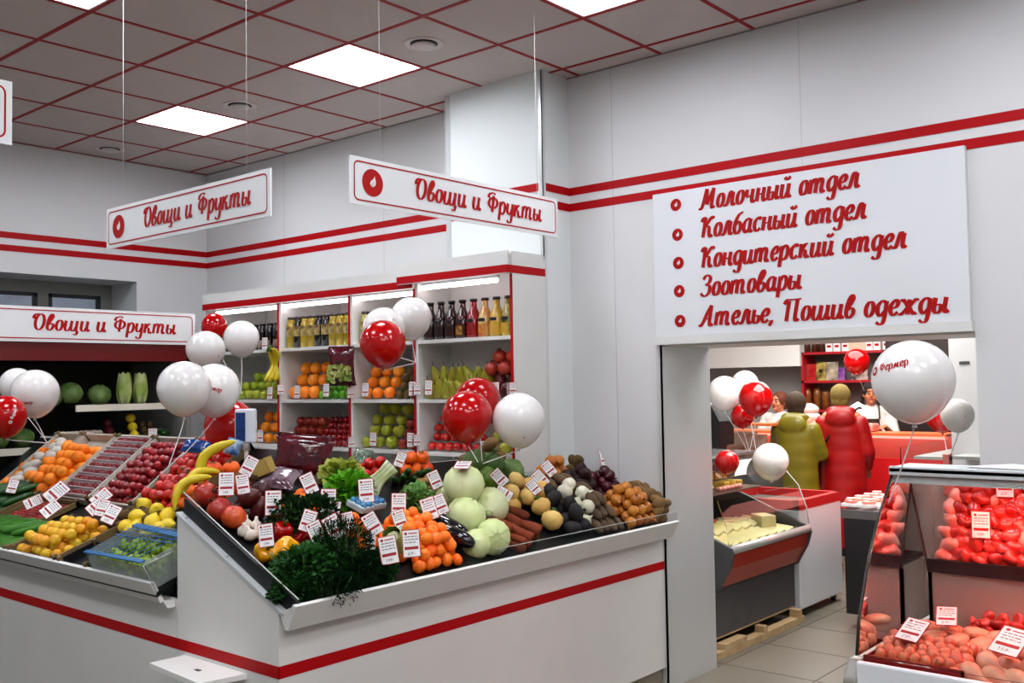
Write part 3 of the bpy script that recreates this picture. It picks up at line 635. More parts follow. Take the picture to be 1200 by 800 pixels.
# white chest freezer
fz = thing('chest_freezer', 'white chest freezer with red top rim behind the cheese case', 'freezer', (-3.22, 7.06, 0))
b = MB(); b.box((-.75, 0, .06), (0, .8, .80)); bevel(part('body', b, mat('freezer_white', 'dcdde2', .35), fz), .01)
b = MB(); b.box((-.75, 0, .80), (-.7, .8, .87)); b.box((-.05, 0, .80), (.003, .8, .87)); b.box((-.75, 0, .80), (0, .05, .87)); b.box((-.75, .75, .80), (0, .803, .87)); part('red_rim', b, mat('freezer_red', 'b5161a', .4), fz)
b = MB(); b.box((-.7, .05, .5), (-.05, .75, .81)); part('well', b, mat('freezer_well', '4c4640', .5), fz)
for q in ((-.06, .06), (-.06, .74), (-.69, .06), (-.69, .74)):
    b = MB(); b.cyl((q[0]-.015, q[1], .03), (q[0]+.015, q[1], .03), .03, 12); b.box((q[0]-.02, q[1]-.02, .04), (q[0]+.02, q[1]+.02, .062)); part('caster', b, BLACK, fz)
# far deli counter along the back, red-lit
dc = thing('deli_counter', 'long red deli counter at the back where the sellers stand', 'counter', (-4.2, 9.75, 0))
RL = mat('red_counter', 'c0151a', .35); 
b = MB(); b.box((-2.2, 0, .08), (1.25, .06, 1.0)); part('front_panel', b, RL, dc)
b = MB(); b.box((-2.2, .06, 0), (1.25, .5, .9)); part('body', b, DARKG, dc)
b = MB(); b.box((-2.25, -.02, 1.22), (1.25, .35, 1.245)); part('top_board', b, mat('orange_top_board', 'd86a3c', .4), dc)  # top board in one even orange
b = MB(); b.box((-2.2, .0, 1.0), (1.25, .006, 1.22)); part('front_glass', b, GLS, dc)
b = MB(); b.cyl((-2.1, .1, 1.2), (1.2, .1, 1.2), .012, 8); part('red_lamp', b, REDG, dc)
b = MB(); b.box((-2.2, .44, .9), (1.25, .47, 1.22)); part('back_glass', b, mat('case_inner_red', 'a86058', .4), dc)
# second red-lit case, seen over the meat case
sx = thing('meat_counter', 'red-lit glass meat counter behind the foreground meat case', 'display case', (-2.85, 7.0, 0))
b = MB(); b.box((0, 0, .1), (.75, 2.2, .78)); part('body', b, mat('counter_dark', '232124', .4), sx)
b = MB(); b.box((-.02, -.0, .78), (.75, 2.2, .84)); part('rim', b, mat('counter_rim_grey', '6d6a6c', .35, metal=.4), sx)
b = MB(); b.box((.5, .02, 1.22), (.74, 2.18, 1.24)); part('top_shelf', b, mat('shelf_greygreen', '9da4a0', .3, metal=.3), sx)
b = MB(); b.box((.0, 1.2, .84), (.006, 2.2, 1.22)); part('front_glass', b, GLS, sx)
b = MB(); b.cyl((.69, .1, 1.2), (.69, 2.1, 1.2), .01, 8); part('red_lamp', b, REDG, sx)
b = MB(); b.box((.7, 0, .84), (.74, 2.2, 1.26)); part('back_wall', b, MATS['case_inner_red'], sx)
# red rack on the far wall
rk0, rk1 = aty(938, 410, 11.45).x, aty(1037, 410, 11.45).x
rk = thing('wall_rack', 'red edged wall rack with packets and jars behind the sellers', 'shelf', (rk0, 11.45, 0)); W = rk1-rk0
zs = [aty(940, y, 11.45).z for y in (413, 446, 480)]
b = MB(); b.box((0, .36, .9), (W, .38, zs[0])); part('back_panel', b, mat('rack_back', '6f6260', .5), rk)
for x in (0, W-.03): b = MB(); b.box((x, 0, .0), (x+.03, .36, zs[0])); part('side_panel', b, mat('rack_red', 'a81420', .4), rk)
for z in zs: b = MB(); b.box((0, 0, z-.03), (W, .36, z)); part('shelf_board', b, MATS['rack_red'], rk)
dk = thing('dark_partition', 'dark cupboard standing behind the seller at the right', 'cupboard', (rk1+.02, 11.4, 0))
b = MB(); b.box((0, 0, 0), (1.25, .4, 2.6)); bevel(part('body', b, mat('dark_brown_cupboard', '241a1a', .5), dk), .01)
b = MB(); b.box((.05, -.012, .1), (1.2, 0, 2.5)); part('door', b, mat('dark_brown_door', '2a1f1e', .4), dk)
# column of black loudspeaker / till beside the doorway
b = MB(); b.prism([(0, 0, 0), (.16, 0, 0), (.16, 0, .2), (.08, 0, .34), (0, 0, .4)], (0, .25, 0))
p = atd(836, 522, 8.2)
tl = thing('till_tower', 'tall black till screen just inside the doorway', 'till', (p.x-.1, p.y, 0)); part('housing', b, BLACK, tl, loc=(0, 0, p.z)); b = MB(); b.box((0.02, .05, 0), (.12, .2, p.z)); part('stand', b, DARKG, tl)
# ------------------------------------------------------------------ produce: one of each kind, then copies
def deep(c):
    if c is None: return None
    v = [int(c[i:i+2], 16)/255 for i in (0, 2, 4)]; m = sum(v)/3
    v = [min(1, max(0, (m+(x-m)*1.12)))**1.3 for x in v]; return ''.join('%02x' % int(x*255) for x in v)
def F(name, col, *a, **k):
    for q in ('col2', 'obj2'):
        if k.get(q): k[q] = deep(k[q])
    return mat(name, deep(col), *a, **k)
M_OR = F('orange_peel', 'fa9a28', .42, col2='f48e20', nscale=9, obj2='feac3c', bump=.5, bscale=160)
M_MA = F('mandarin_peel', 'f88a24', .4, col2='f07c1c', nscale=14, obj2='fc9a34', bump=.5, bscale=200)
M_LE = F('lemon_peel', 'e8cf3c', .4, col2='dcc22e', nscale=10, obj2='eedb58', bump=.4, bscale=150)
M_AP = F('apricot_skin', 'e2b030', .45, col2='d8982a', nscale=18, obj2='dcc040')
M_GA = F('green_apple_skin', '8fb02c', .3, col2='a3bf3c', nscale=14, obj2='b7b84a')
M_YA = F('yellow_apple_skin', 'bdbb48', .35, col2='c9c45e', nscale=12, obj2='a9b03c')
M_RA = F('red_apple_skin', '9c2a22', .3, col2='b8603a', nscale=12, obj2='8a1c20')
M_LI = F('lime_skin', '5a9a24', .3, col2='4c8a1c', nscale=14, obj2='74aa34')
M_PE = F('pear_skin', '9aa53c', .42, col2='b0a850', nscale=16, obj2='a8a044')
M_PO = F('pomegranate_skin', 'b8382a', .35, col2='d2703c', nscale=9, obj2='9c2430', coat=.2)
M_TO = F('tomato_skin', 'c8221a', .15, col2='d63a1c', nscale=9, obj2='b8181a', coat=.5)
M_PS = F('persimmon_skin', 'ec7420', .3, col2='e2601c', nscale=12, obj2='f08a30')
M_CH = F('cherry_red', '9e1420', .2, col2='b62430', nscale=16, obj2='84101c', coat=.4)
M_MG = F('dark_mango', '5c2024', .35, col2='74322c', nscale=8, obj2='4a1c22')
M_PT = F('potato_skin', '8c7250', .8, col2='76603f', nscale=18, obj2='9c8058', bump=.6, bscale=60)
M_SP = F('dusty_brown_root', '6c5a46', .85, col2='584838', nscale=16, obj2='7a6650', bump=.6, bscale=60)
M_CA = F('unwashed_carrot', '864426', .9, col2='4c3222', nscale=26, obj2='94502e', bump=.5, bscale=60)
M_ON = F('onion_skin', 'c08238', .35, col2='a86a2c', stripes=None, nscale=14, obj2='cc9448')
M_WO = F('white_onion_skin', 'd8d6c2', .35, col2='c6c8ae', nscale=12, obj2='e2dfce')
M_RO = F('turnip_skin', 'dcb464', .4, col2='d29a44', nscale=8, obj2='e2c888')
M_BE = F('beet_skin', '3c1c22', .6, col2='4c2628', nscale=16, obj2='34161c', bump=.4)
M_RD = F('black_radish_skin', '1e1a1a', .7, col2='2a2422', nscale=20, obj2='242020', bump=.4)
M_RN = F('red_onion_skin', '5c1a2c', .35, col2='701e34', nscale=12, obj2='4c1426')
M_KI = F('kiwi_skin', '6c5a30', .85, col2='5c4c28', nscale=24, obj2='766238', bump=.6, bscale=120)
M_CB = F('pale_cabbage_leaf', 'dde4b4', .5, col2='e6eac8', nscale=5, obj2='d2dea8')
M_SV = F('green_cabbage_leaf', '6f8e44', .55, col2='87a25c', nscale=6, obj2='5f8038')
M_WM = F('green_melon_skin', '76923c', .4, col2='61802c', nscale=7, obj2='7f9a48')
M_AU = F('aubergine_skin', '14101a', .12, col2='1a1420', nscale=6, coat=.6)
M_RP = F('red_pepper_skin', 'b01818', .15, col2='9c1214', nscale=6, coat=.5)
M_YP = F('yellow_pepper_skin', 'ecb81c', .15, col2='e2a414', nscale=6, coat=.5)
M_GS = F('green_stem', '4c6a24', .6); M_BS = F('brown_stem', '4c3a20', .7)
M_GR = F('garlic_skin', 'd8ccbe', .5, col2='c2a8a0', nscale=14, obj2='e0d8cc')
M_CU = F('cucumber_skin', '2c5c22', .35, col2='3c7030', nscale=16, obj2='24501e', bump=.5, bscale=60)
M_CG = F('light_cucumber', '457c2a', .35, col2='346a20', nscale=10, obj2='558c34')
M_BA = F('banana_skin', 'dcc838', .4, col2='cdbc3c', nscale=5, obj2='d2c44c')
M_HP = F('parsley_green', '1f4a1c', .8, spec=.2, col2='2c5c22', nscale=20)
M_HD = F('dill_green', '12331a', .9, spec=.1, col2='183f1c', nscale=20)
M_LT = F('lettuce_green', '7ab42c', .5, col2='62a020', nscale=10)
M_WS = F('white_stalk', 'dadcc8', .4, col2='c2cc9a', nscale=8)
M_GI = F('ginger_skin', 'c4a470', .7, col2='b29260', nscale=20, bump=.5)
def sph(r, sq=1, dim=.12, n=14, fn=None, m=0, mb=None):
    mb = mb or MB(); pr = []
    for i in range(9):
        a = -PI/2+PI*i/8; rr = r*math.cos(a); h = r*sq*math.sin(a)
        if i in (0, 8): h *= (1-dim*1.6)
        elif i in (1, 7): h *= 1.0
        pr.append((max(rr, 0), h))
    return mb.lathe(pr, n, m=m, fn=fn)
def proto(name, label, cat_, mb, mt, kids=(), group=None):
    o = solo(name, mb, mt, label, cat_, group)
    for kn, kmb, kmt in kids: part(kn, kmb, kmt, o)
    return o
def stemk(r, h=.012, w=.0025, col=None):
    b = MB(); b.tube([(0, 0, r*.8), (.001, 0, r*.8+h*.5), (.004, 0, r*.85+h)], w, 5); return ('stem', b, col or M_BS)
def star(r, R, col, k=5, z=0.85):
    b = MB()
    for i in range(k): a = 2*PI*i/k; b.leaf((0, 0, r*z), (math.cos(a), math.sin(a), .15), (0, 0, 1), R, R*.35)
    b.cyl((0, 0, r*z), (0, .002, r*z+.012), .0022, 6)
    return ('calyx', b, col)
def button(r): b = MB(); b.lathe([(0, r*.86), (.004, r*.9), (0, r*.93)], 6); return ('stem_button', b, M_GS)
def pebble(rx, ry, rz, amp=.1, fr=14, seed=0, n=12, k=9):
    b = MB(); b.ell((0, 0, 0), (rx, ry, rz), n, k, fn=lambda v: v*(1+amp*pnoise(v*fr+Vector((seed*3.1, 0, 0))))); return b
def wob(amp, k, ph=0): return lambda r, h, a: (r*(1+amp*math.cos(k*a+ph)), h)
P_ = {}
def K(key, *a, **k): P_[key] = (a, k)
def get(key):
    # a fresh source object per heap (its meshes are shared through cache)
    a, k = P_[key]
    if key not in CACHE:
        mb, kids = a[2](), [q() for q in a[4]] if len(a) > 4 else []
        CACHE[key] = (mb.data(a[0], a[3]), [(kn, kmb.data(kn, km), km) for kn, kmb, km in kids])
    me, kids = CACHE[key]
    return a[0], a[1], me, kids
CACHE = {}
def spawn(key, loc, rot, scale, label, group=None):
    nm, ct, me, kids = get(key)
    o = put(nm, me, None, loc, rot, scale)
    tag(o, label, ct, group)
    for kn, km, _ in kids: put(kn, km, o)
    return o
K('orange', 'orange', 'orange', lambda: sph(.04, .96, .06), M_OR, [lambda: button(.04)])
K('mandarin', 'mandarin', 'mandarin', lambda: sph(.03, .86, .12), M_MA, [lambda: button(.028)])
K('apricot', 'apricot', 'apricot', lambda: sph(.026, .95, .12, n=12), M_AP)
K('lemon', 'lemon', 'lemon', lambda: MB().lathe([(0, -.05), (.008, -.046), (.022, -.034), (.034, -.015), (.037, 0), (.034, .017), (.022, .034), (.009, .044), (.007, .05), (0, .051)], 14), M_LE)
ap = lambda: MB().lathe([(0, -.026), (.012, -.031), (.026, -.027), (.036, -.006), (.038, .01), (.032, .027), (.018, .033), (.006, .027), (0, .02)], 14, fn=wob(.02, 5))
K('green_apple', 'apple', 'apple', ap, M_GA, [lambda: stemk(.03)])
K('yellow_apple', 'apple', 'apple', ap, M_YA, [lambda: stemk(.03)])
K('red_apple', 'apple', 'apple', ap, M_RA, [lambda: stemk(.03)])
K('lime', 'lime', 'lime', lambda: sph(.03, 1.1, .05), M_LI)
K('pear', 'pear', 'pear', lambda: MB().lathe([(0, -.034), (.015, -.037), (.032, -.025), (.037, -.005), (.031, .018), (.02, .04), (.013, .058), (.008, .068), (0, .069)], 14), M_PE, [lambda: (lambda b: ('stem', b.tube([(0, 0, .066), (.002, 0, .08), (.008, 0, .092)], .002, 5), M_BS))(MB())])
def crown():
    b = MB()
    for i in range(6): a = 2*PI*i/6; p = Vector((math.cos(a)*.009, math.sin(a)*.009, .043)); b.leaf(p, (math.cos(a)*.5, math.sin(a)*.5, 1), (math.cos(a), math.sin(a), 0), .016, .008)
    b.cyl((0, 0, .038), (0, 0, .046), .010, 10)
    return ('crown', b, F('crown_brown', '6a3020', .6))
K('pomegranate', 'pomegranate', 'pomegranate', lambda: sph(.046, .95, .05, 20, fn=wob(.025, 6)), M_PO, [crown])
K('tomato', 'tomato', 'tomato', lambda: sph(.033, .82, .2, fn=wob(.03, 5)), M_TO, [lambda: star(.03, .018, M_GS)])
K('persimmon', 'persimmon', 'persimmon', lambda: sph(.038, .8, .15, fn=wob(.02, 4)), M_PS, [lambda: star(.033, .022, M_BS, 4)])
K('plum', 'red_plum', 'plum', lambda: sph(.024, 1.05, .15, n=10), M_CH)
K('mango', 'mango', 'mango', lambda: pebble(.04, .052, .062, .06, 8), M_MG)
K('potato', 'potato', 'potato', lambda: pebble(.034, .028, .045, .16, 16, 1), M_PT)
K('long_root', 'sweet_potato', 'sweet potato', lambda: pebble(.026, .026, .075, .2, 14, 2), M_SP)
K('carrot', 'carrot', 'carrot', lambda: MB().tube(cat([(0, 0, -.09), (.004, 0, -.03), (0, .003, .04), (0, 0, .07)], 3), .01, 8, rs=[.003, .006, .010, .013, .015, .017, .018, .019, .019, .014]), M_CA)
K('turnip', 'turnip', 'turnip', lambda: MB().lathe([(0, -.036), (.012, -.035), (.03, -.024), (.04, -.004), (.038, .014), (.022, .028), (.008, .032), (0, .032)], 14), M_RO, [lambda: (lambda b: ('stub', b.cyl((0, 0, .028), (0, 0, .042), .009, 8), M_GS))(MB())])
onf = lambda: MB().lathe([(0, -.032), (.01, -.03), (.027, -.019), (.035, 0), (.031, .017), (.017, .029), (.006, .038), (.004, .05), (0, .052)], 14, fn=wob(.02, 7))
K('onion', 'onion', 'onion', onf, M_ON, [lambda: (lambda b: ('root_tuft', b.lathe([(0, -.036), (.008, -.034), (.006, -.03)], 6), M_BS))(MB())])
K('white_onion', 'onion', 'onion', onf, M_WO, [lambda: (lambda b: ('root_tuft', b.lathe([(0, -.036), (.008, -.034), (.006, -.03)], 6), M_BS))(MB())])
K('red_onion', 'onion', 'onion', onf, M_RN)
K('beet', 'beetroot', 'beetroot', lambda: MB().lathe([(0, -.062), (.003, -.05), (.018, -.034), (.034, -.012), (.037, .005), (.028, .024), (.012, .032), (.008, .04), (0, .041)], 12), M_BE)
K('black_radish', 'black_radish', 'radish', lambda: pebble(.04, .04, .052, .1, 12, 4), M_RD)
K('kiwi', 'kiwi', 'kiwi', lambda: pebble(.025, .025, .032, .05, 10, 3, 10, 7), M_KI)
K('garlic', 'garlic_bulb', 'garlic', lambda: MB().lathe([(0, -.022), (.012, -.022), (.026, -.012), (.029, .001), (.02, .016), (.008, .024), (.006, .04), (0, .041)], 16, fn=wob(.07, 7)), M_GR)
K('melon', 'green_melon', 'melon', lambda: sph(.065, 1.02, .05), M_WM, [lambda: stemk(.065, .01, .004)])
def bellp():
    return MB().lathe([(0, -.036), (.012, -.042), (.026, -.036), (.034, -.01), (.038, .015), (.034, .034), (.02, .04), (.008, .033), (0, .03)], 20, fn=wob(.1, 4))
pst = lambda: (lambda b: ('stem', b.tube([(0, 0, .028), (.0, 0, .045), (.008, 0, .06)], .005, 6), M_GS))(MB())
K('red_pepper', 'bell_pepper', 'pepper', bellp, M_RP, [pst]); K('yellow_pepper', 'bell_pepper', 'pepper', bellp, M_YP, [pst])
def cab_body(r):
    def f(): return sph(r, .92, .06, 20)
    return f
def cab_leaves(r, mt, seed=0, loose=0):
    def f():
        rnd = random.Random(seed); b = MB()
        for i in range(7):
            a0 = i*2*PI/7+rnd.uniform(-.1, .1); R = r*(1.012+.006*(i % 3)); vs = []; nu, nv = 6, 7
            for v in range(nv):
                ph = -1.35+2.75*v/(nv-1)
                for u in range(nu):
                    w_ = (u/(nu-1)-.5)*1.25*math.cos((ph+.2)*.75); rr = R*(1+.035*abs(u/(nu-1)-.5)*2+.02*math.sin(ph*7+u*3+i)+loose*(.5+pnoise(Vector((u*.7+i, ph*2.2, seed)))))
                    if abs(u-(nu-1)/2) < .6: rr *= 1.012
                    vs.append((rr*math.cos(ph)*math.cos(a0+w_), rr*math.cos(ph)*math.sin(a0+w_), rr*.93*math.sin(ph)))
            b.add(vs, [(v*nu+u, v*nu+u+1, (v+1)*nu+u+1, (v+1)*nu+u) for v in range(nv-1) for u in range(nu-1)], 0, True)
        return ('outer_leaves', b, mt)
    return f
K('white_cabbage', 'cabbage', 'cabbage', cab_body(.1), M_CB, [cab_leaves(.1, M_CB, 1), lambda: (lambda b: ('stalk', b.cyl((0, 0, -.1), (0, 0, -.08), .02, 10, r1=.024), M_WS))(MB())])
K('savoy', 'green_cabbage', 'cabbage', cab_body(.068), M_SV, [cab_leaves(.068, F('green_cabbage_outer', '5c7a3a', .6, col2='9aae78', nscale=9, obj2='4f6e34'), 2, .1)])
K('cucumber', 'cucumber', 'cucumber', lambda: MB().tube(cat([(0, 0, -.09), (.006, 0, -.04), (.006, 0, .04), (0, 0, .09)], 3), .018, 8, rs=[.008, .014, .017, .018, .018, .018, .018, .017, .014, .007]), M_CU)
K('light_cucumber', 'cucumber', 'cucumber', lambda: MB().tube(cat([(0, 0, -.12), (.008, 0, -.05), (.008, 0, .05), (0, 0, .12)], 3), .018, 8, rs=[.008, .015, .018, .02, .02, .02, .02, .018, .015, .007]), M_CG)
K('aubergine', 'aubergine', 'aubergine', lambda: MB().tube(cat([(0, 0, -.11), (.004, 0, -.05), (0, 0, .03), (-.004, 0, .09)], 3), .03, 12, rs=[.012, .026, .034, .037, .037, .035, .031, .026, .022, .014]), M_AU, [lambda: (lambda b: ('cap', b.lathe([(.018, .07), (.022, .082), (.012, .098), (.005, .105), (.004, .13), (0, .131)], 8), M_GS))(MB())])
def ban(bend=.055, L=.19, r=.018):
    pts = cat([(0, 0, -L/2), (bend*.65, 0, -L/4), (bend, 0, 0), (bend*.7, 0, L/4), (.0, 0, L/2)], 3)
    return MB().tube(pts, r, 6, rs=[.004, .011, .015]+[r]*(len(pts)-6)+[.013, .008, .006])
K('banana', 'banana', 'banana', ban, M_BA)
def frame_heap(key, fr, s0, s1, t0, t1, d, layers, label, group, rot=None, up=False, lift=0, jit=.12, sc=1, dt=None, pyr=True, cap=999, skip=None, dirv=None):
    P0, U, V, N = fr; dt = dt or d; n = 0; d *= sc; dt *= sc
    for L in range(layers):
        e = L*.5 if pyr else 0
        cols = max(1, int((s1-s0)/d+.3)-L*(1 if pyr else 0)); rows = max(1, int((t1-t0)/(dt*.9)+.3)-L*(1 if pyr else 0))
        for r in range(rows):
            if skip is None and r % 2 and cols > 2: pass
            for c in range(cols):
                if n >= cap: return
                if skip and random.random() < skip: continue
                s = s0+d*(c+.5+e+(.45 if r % 2 else 0))+random.uniform(-jit, jit)*d*.5; t = t0+dt*.9*(r+.5+e)+random.uniform(-jit, jit)*dt*.5
                h = d*(.5+L*.78)+lift+random.uniform(-.04, .04)*d
                q = P0+U*s+V*t+N*h
                if dirv is not None: e_ = (Vector(dirv)+Vector((random.uniform(-.14, .14), random.uniform(-.14, .14), random.uniform(-.06, .06)))).to_track_quat('Z', 'Y').to_euler()
                elif rot: e_ = Euler((rot[0]+random.uniform(-.12, .12), rot[1]+random.uniform(-.12, .12), rot[2]+random.uniform(-.12, .12)))
                elif up: e_ = Euler((random.uniform(-.5, .5), random.uniform(-.5, .5), random.uniform(0, 6.28)))
                else: e_ = Euler((random.uniform(0, 6.28), random.uniform(0, 6.28), random.uniform(0, 6.28)))
                spawn(key, q, e_, sc*random.uniform(.93, 1.05), label, group); n += 1
FMN = (MO, Vector((0, 1, 0)), MU, MN)
def heapM(key, s0, s1, t0, t1, d, layers, label, group, **k): frame_heap(key, FMN, s0, s1, t0, t1, d, layers, label, group, **k)
def heapL(i, key, x0, x1, t0, t1, d, layers, label, group, **k):
    O, u, n, L = planeL(i); frame_heap(key, (O, Vector((1, 0, 0)), u, n), x0, x1, t0, t1, d, layers, label, group, **k)
def atM(key, px, py, h, rot, sc, label, group=None): return spawn(key, onM(px, py, h), Euler(rot), sc, label, group)
# --- front counter, from the corner to the doorway
random.seed(11)
atM('pomegranate', 257, 597, .05, (.5, -.3, 0), 1.15, 'orange-red pomegranate at the counter end, left of the one with its crown up')
atM('pomegranate', 274, 606, .05, (-.2, .25, 1), 1.18, 'orange pomegranate with its dark crown up, at the counter end above the garlic')
atM('pomegranate', 241, 579, .05, (1.2, -.4, 2), 1.2, 'dark red pomegranate at the upper corner of the counter end guard')
atM('pomegranate', 284, 572, .09, (1.0, .6, 2), .95, 'red pomegranate between two price tags, behind the dark mango')
atM('pomegranate', 252, 580, .0, (1.0, .6, 2), .9, 'red pomegranate lying under the others at the counter end')
atM('mango', 292, 584, .07, (.4, 1.1, .3), 1.05, 'large dark red mango beside the pomegranates')
atM('mango', 303, 596, .04, (.2, .3, 1), .95, 'dark mango below the larger one, beside the leaning price tag')
atM('mango', 307, 577, .04, (.9, .3, 1), .9, 'dark mango behind the price tag of the pomegranates')
for i, (x, y, h) in enumerate([(288, 614, .03), (286, 622, .03), (300, 616, .03), (303, 624, .03), (294, 627, .03), (281, 619, .0)]):
    atM('garlic', x, y, h, (random.uniform(-.6, .6), random.uniform(-.6, .6), i), 1.0, 'whole white garlic bulb in the small pile above the yellow peppers', 'garlic bulbs at the counter end')
atM('yellow_pepper', 310, 648, .05, (.9, .5, 1), 1.2, 'yellow bell pepper, the left of two beside the parsley')
atM('yellow_pepper', 333, 645, .055, (.2, 1.2, .3), 1.32, 'larger orange-yellow bell pepper touching the parsley')
atM('red_pepper', 331, 624, .06, (.3, .4, .5), 1.08, 'shiny red bell pepper above the orange-yellow one')
atM('red_pepper', 362, 627, .06, (.9, .4, 2.5), 1.05, 'red bell pepper beneath the tilted price tag')
atM('red_pepper', 349, 632, .03, (1.2, .4, 2.5), .95, 'red bell pepper wedged low between two others')
atM('tomato', 322, 603, .07, (.2, .1, 1), 1.0, 'dark tomato under the price tag beside the parsley')
heapM('mandarin', 2.74, 2.92, .6, .78, .058, 2, 'small orange mandarin in the pile behind the dark parsley', 'mandarins behind the parsley')
heapM('mandarin', 2.86, 2.98, .26, .5, .06, 2, 'orange mandarin behind the price tags left of the napa cabbage', 'mandarins left of the napa cabbage', jit=.3)
heapM('mandarin', 2.98, 3.27, .03, .44, .06, 3, 'orange mandarin in the big pile at the front of the counter', 'mandarins in the front pile', jit=.45)
atM('white_cabbage', 543.5, 567, .2, (.1, .1, .4), 1.0, 'pale white cabbage with a price tag on top, uppermost of the five')
atM('white_cabbage', 546.5, 604, .09, (.5, .2, 2.0), .94, 'round white cabbage directly under the uppermost one')
atM('white_cabbage', 574, 593, .1, (1.2, .5, 3.6), .93, 'ribbed white cabbage right of the stack, beside the unwashed carrots')
atM('white_cabbage', 577.5, 629, .07, (1.4, .0, 1.0), .84, 'white cabbage at the counter front, the lower right of the five')
atM('white_cabbage', 558.5, 637, .04, (.4, 1.0, 5.0), .7, 'smallest white cabbage, half hidden behind the clear front guard')
atM('white_cabbage', 523, 583, .04, (.4, .3, 5.0), .6, 'small white cabbage peeping out left of the uppermost one')
for x, y, h, rz in ((521, 607, .03, .2), (527, 615, .06, .1), (533, 626, .07, .0), (520, 618, .03, .1)):
    atM('aubergine', x, y, h, (MU+Vector((0, -.25+rz, 0))).to_track_quat('Z', 'Y').to_euler(), 1.0, 'glossy black aubergine between the mandarins and the white cabbages', 'aubergines by the cabbages')
random.seed(5)
for i in range(40):
    r_, c_ = divmod(i, 5); L = i//28
    q = M(3.66+.05*c_+.01*(r_ % 3), .1+.12*(r_ % 4)+.02*c_, .022+.034*(r_//4)+.03*(i % 2)*.5)
    spawn('carrot', q, (-MU+Vector((0, .25+random.uniform(-.2, .2), random.uniform(-.08, .08)))).to_track_quat('Z', 'Y').to_euler(), random.uniform(1.05, 1.35), 'muddy unwashed carrot in the heap beside the white cabbages', 'unwashed carrots')
for i, (x, y, h, s) in enumerate([(605, 563, .09, 1.0), (619, 568, .08, .95), (637, 576, .09, 1.2), (619, 582, .08, .95), (634, 593, .07, 1.05), (647, 609, .06, 1.15), (598, 577, .08, 1.0), (630, 570, .05, .9), (602, 590, .03, .9)]):
    atM('turnip', x, y, h, (random.uniform(-1, 1), random.uniform(-1, 1), i), s*1.3, 'pale yellow turnip in the row between carrots and black radishes', 'yellow turnips')
heapM('black_radish', 4.12, 4.3, .06, .42, .085, 2, 'black radish in the dark heap beside the yellow turnips', 'black radishes')
for i, (x, y, h, s) in enumerate([(667, 568, .13, 1.2), (662, 576, .12, 1.3), (682, 578, .12, 1.25), (675, 590, .1, 1.0), (688, 594, .1, 1.2), (686, 610, .06, 1.0), (671, 571, .08, 1), (660, 566, .08, 1), (676, 584, .06, 1)]):
    atM('white_onion', x, y, h, (random.uniform(-1.2, 1.2), random.uniform(-1.2, 1.2), i), s, 'greenish white onion lying on the black radishes', 'white onions')
heapM('long_root', 4.33, 4.6, .03, .62, .062, 3, 'dusty brown sweet potato in the heap before the onions', 'sweet potatoes', dirv=MU+Vector((0, .3, 0)), dt=.13)
heapM('onion', 4.62, 4.88, .02, .32, .068, 3, 'brown-skinned onion in the heap at the counter front near the doorway', 'onions at the front near the doorway')
heapM('beet', 4.55, 4.8, .34, .62, .07, 3, 'dark beetroot in the heap behind the brown onions', 'beetroots')
heapM('red_onion', 4.74, 4.93, .3, .58, .068, 3, 'dark red onion in the heap beside the last price tag', 'red onions')
heapM('potato', 4.86, 4.98, .02, .3, .06, 3, 'small potato in the heap at the doorway end of the counter', 'potatoes at the doorway end', pyr=False)
heapM('onion', 4.42, 4.72, .52, .68, .08, 2, 'large brown onion on the upper edge of the tray by the wall', 'large onions by the wall', lift=.05, sc=1.05)
heapM('kiwi', 4.7, 4.96, .56, .66, .05, 3, 'greenish brown kiwi in the heap against the wall', 'kiwis against the wall', sc=1.2)
heapM('potato', 4.1, 4.34, .72, 1.0, .075, 3, 'brown potato in the heap behind the green cabbages', 'potatoes behind the green cabbages', lift=.0, sc=1.15)
for i, (x, y, h, lb) in enumerate([(557, 541, .12, 'green cabbage under the knot of the red balloon ribbon'), (577, 545, .12, 'green cabbage right of the balloon ribbons, behind the melons'), (599, 552, .1, 'green cabbage nearest the brown potatoes'), (571, 535, .08, 'green cabbage at the back, half hidden by two others')]):
    atM('savoy', x, y, h, (.3, .2*i, i*1.7), 1.0, lb)
atM('melon', 578, 562, .11, (.3, .2, 0), .85, 'small green melon in front of the green cabbages')
atM('melon', 571, 556, .09, (.8, .2, 0), .75, 'small green melon half hidden behind the first')
heapM('tomato', 3.35, 3.55, .86, 1.02, .066, 2, 'red tomato in the small heap beside the leeks', 'tomatoes beside the leeks')
heapM('persimmon', 3.62, 3.86, .84, 1.02, .075, 2, 'orange persimmon in the heap left of the green cabbages', 'persimmons near the cabbages')
for i in range(6): spawn('cucumber', M(3.5+.035*i, .80-.02*(i % 2), .03+.02*(i % 3)), Euler((1.3, .3, .7+.1*i)), 1.0, 'dark green cucumber lying before the red tomatoes', 'cucumbers beside the ginger')
atM('tomato', 446, 588, .05, (.2, .3, 1), .8, 'small orange-red tomato under the leeks')
# ginger
b = MB()
for c, r in (((0, 0, 0), (.05, .028, .026)), ((.04, .02, .012), (.03, .022, .022)), ((-.035, .028, .01), (.03, .02, .02)), ((.0, -.03, .012), (.026, .022, .02)), ((.055, -.015, .004), (.024, .018, .018))): b.ell(c, r, 10, 7)
g = solo('ginger_root', b, M_GI, 'knobbly pale ginger root in front of the persimmons', 'ginger'); g.location = onM(495, 566, .05); g.rotation_euler = (.3, -.3, .3)
g2 = copy_tree(g); g2.location = onM(505, 572, .05); g2.rotation_euler = (.9, .3, 2.3); g2['label'] = 'second ginger root lying just below the first'
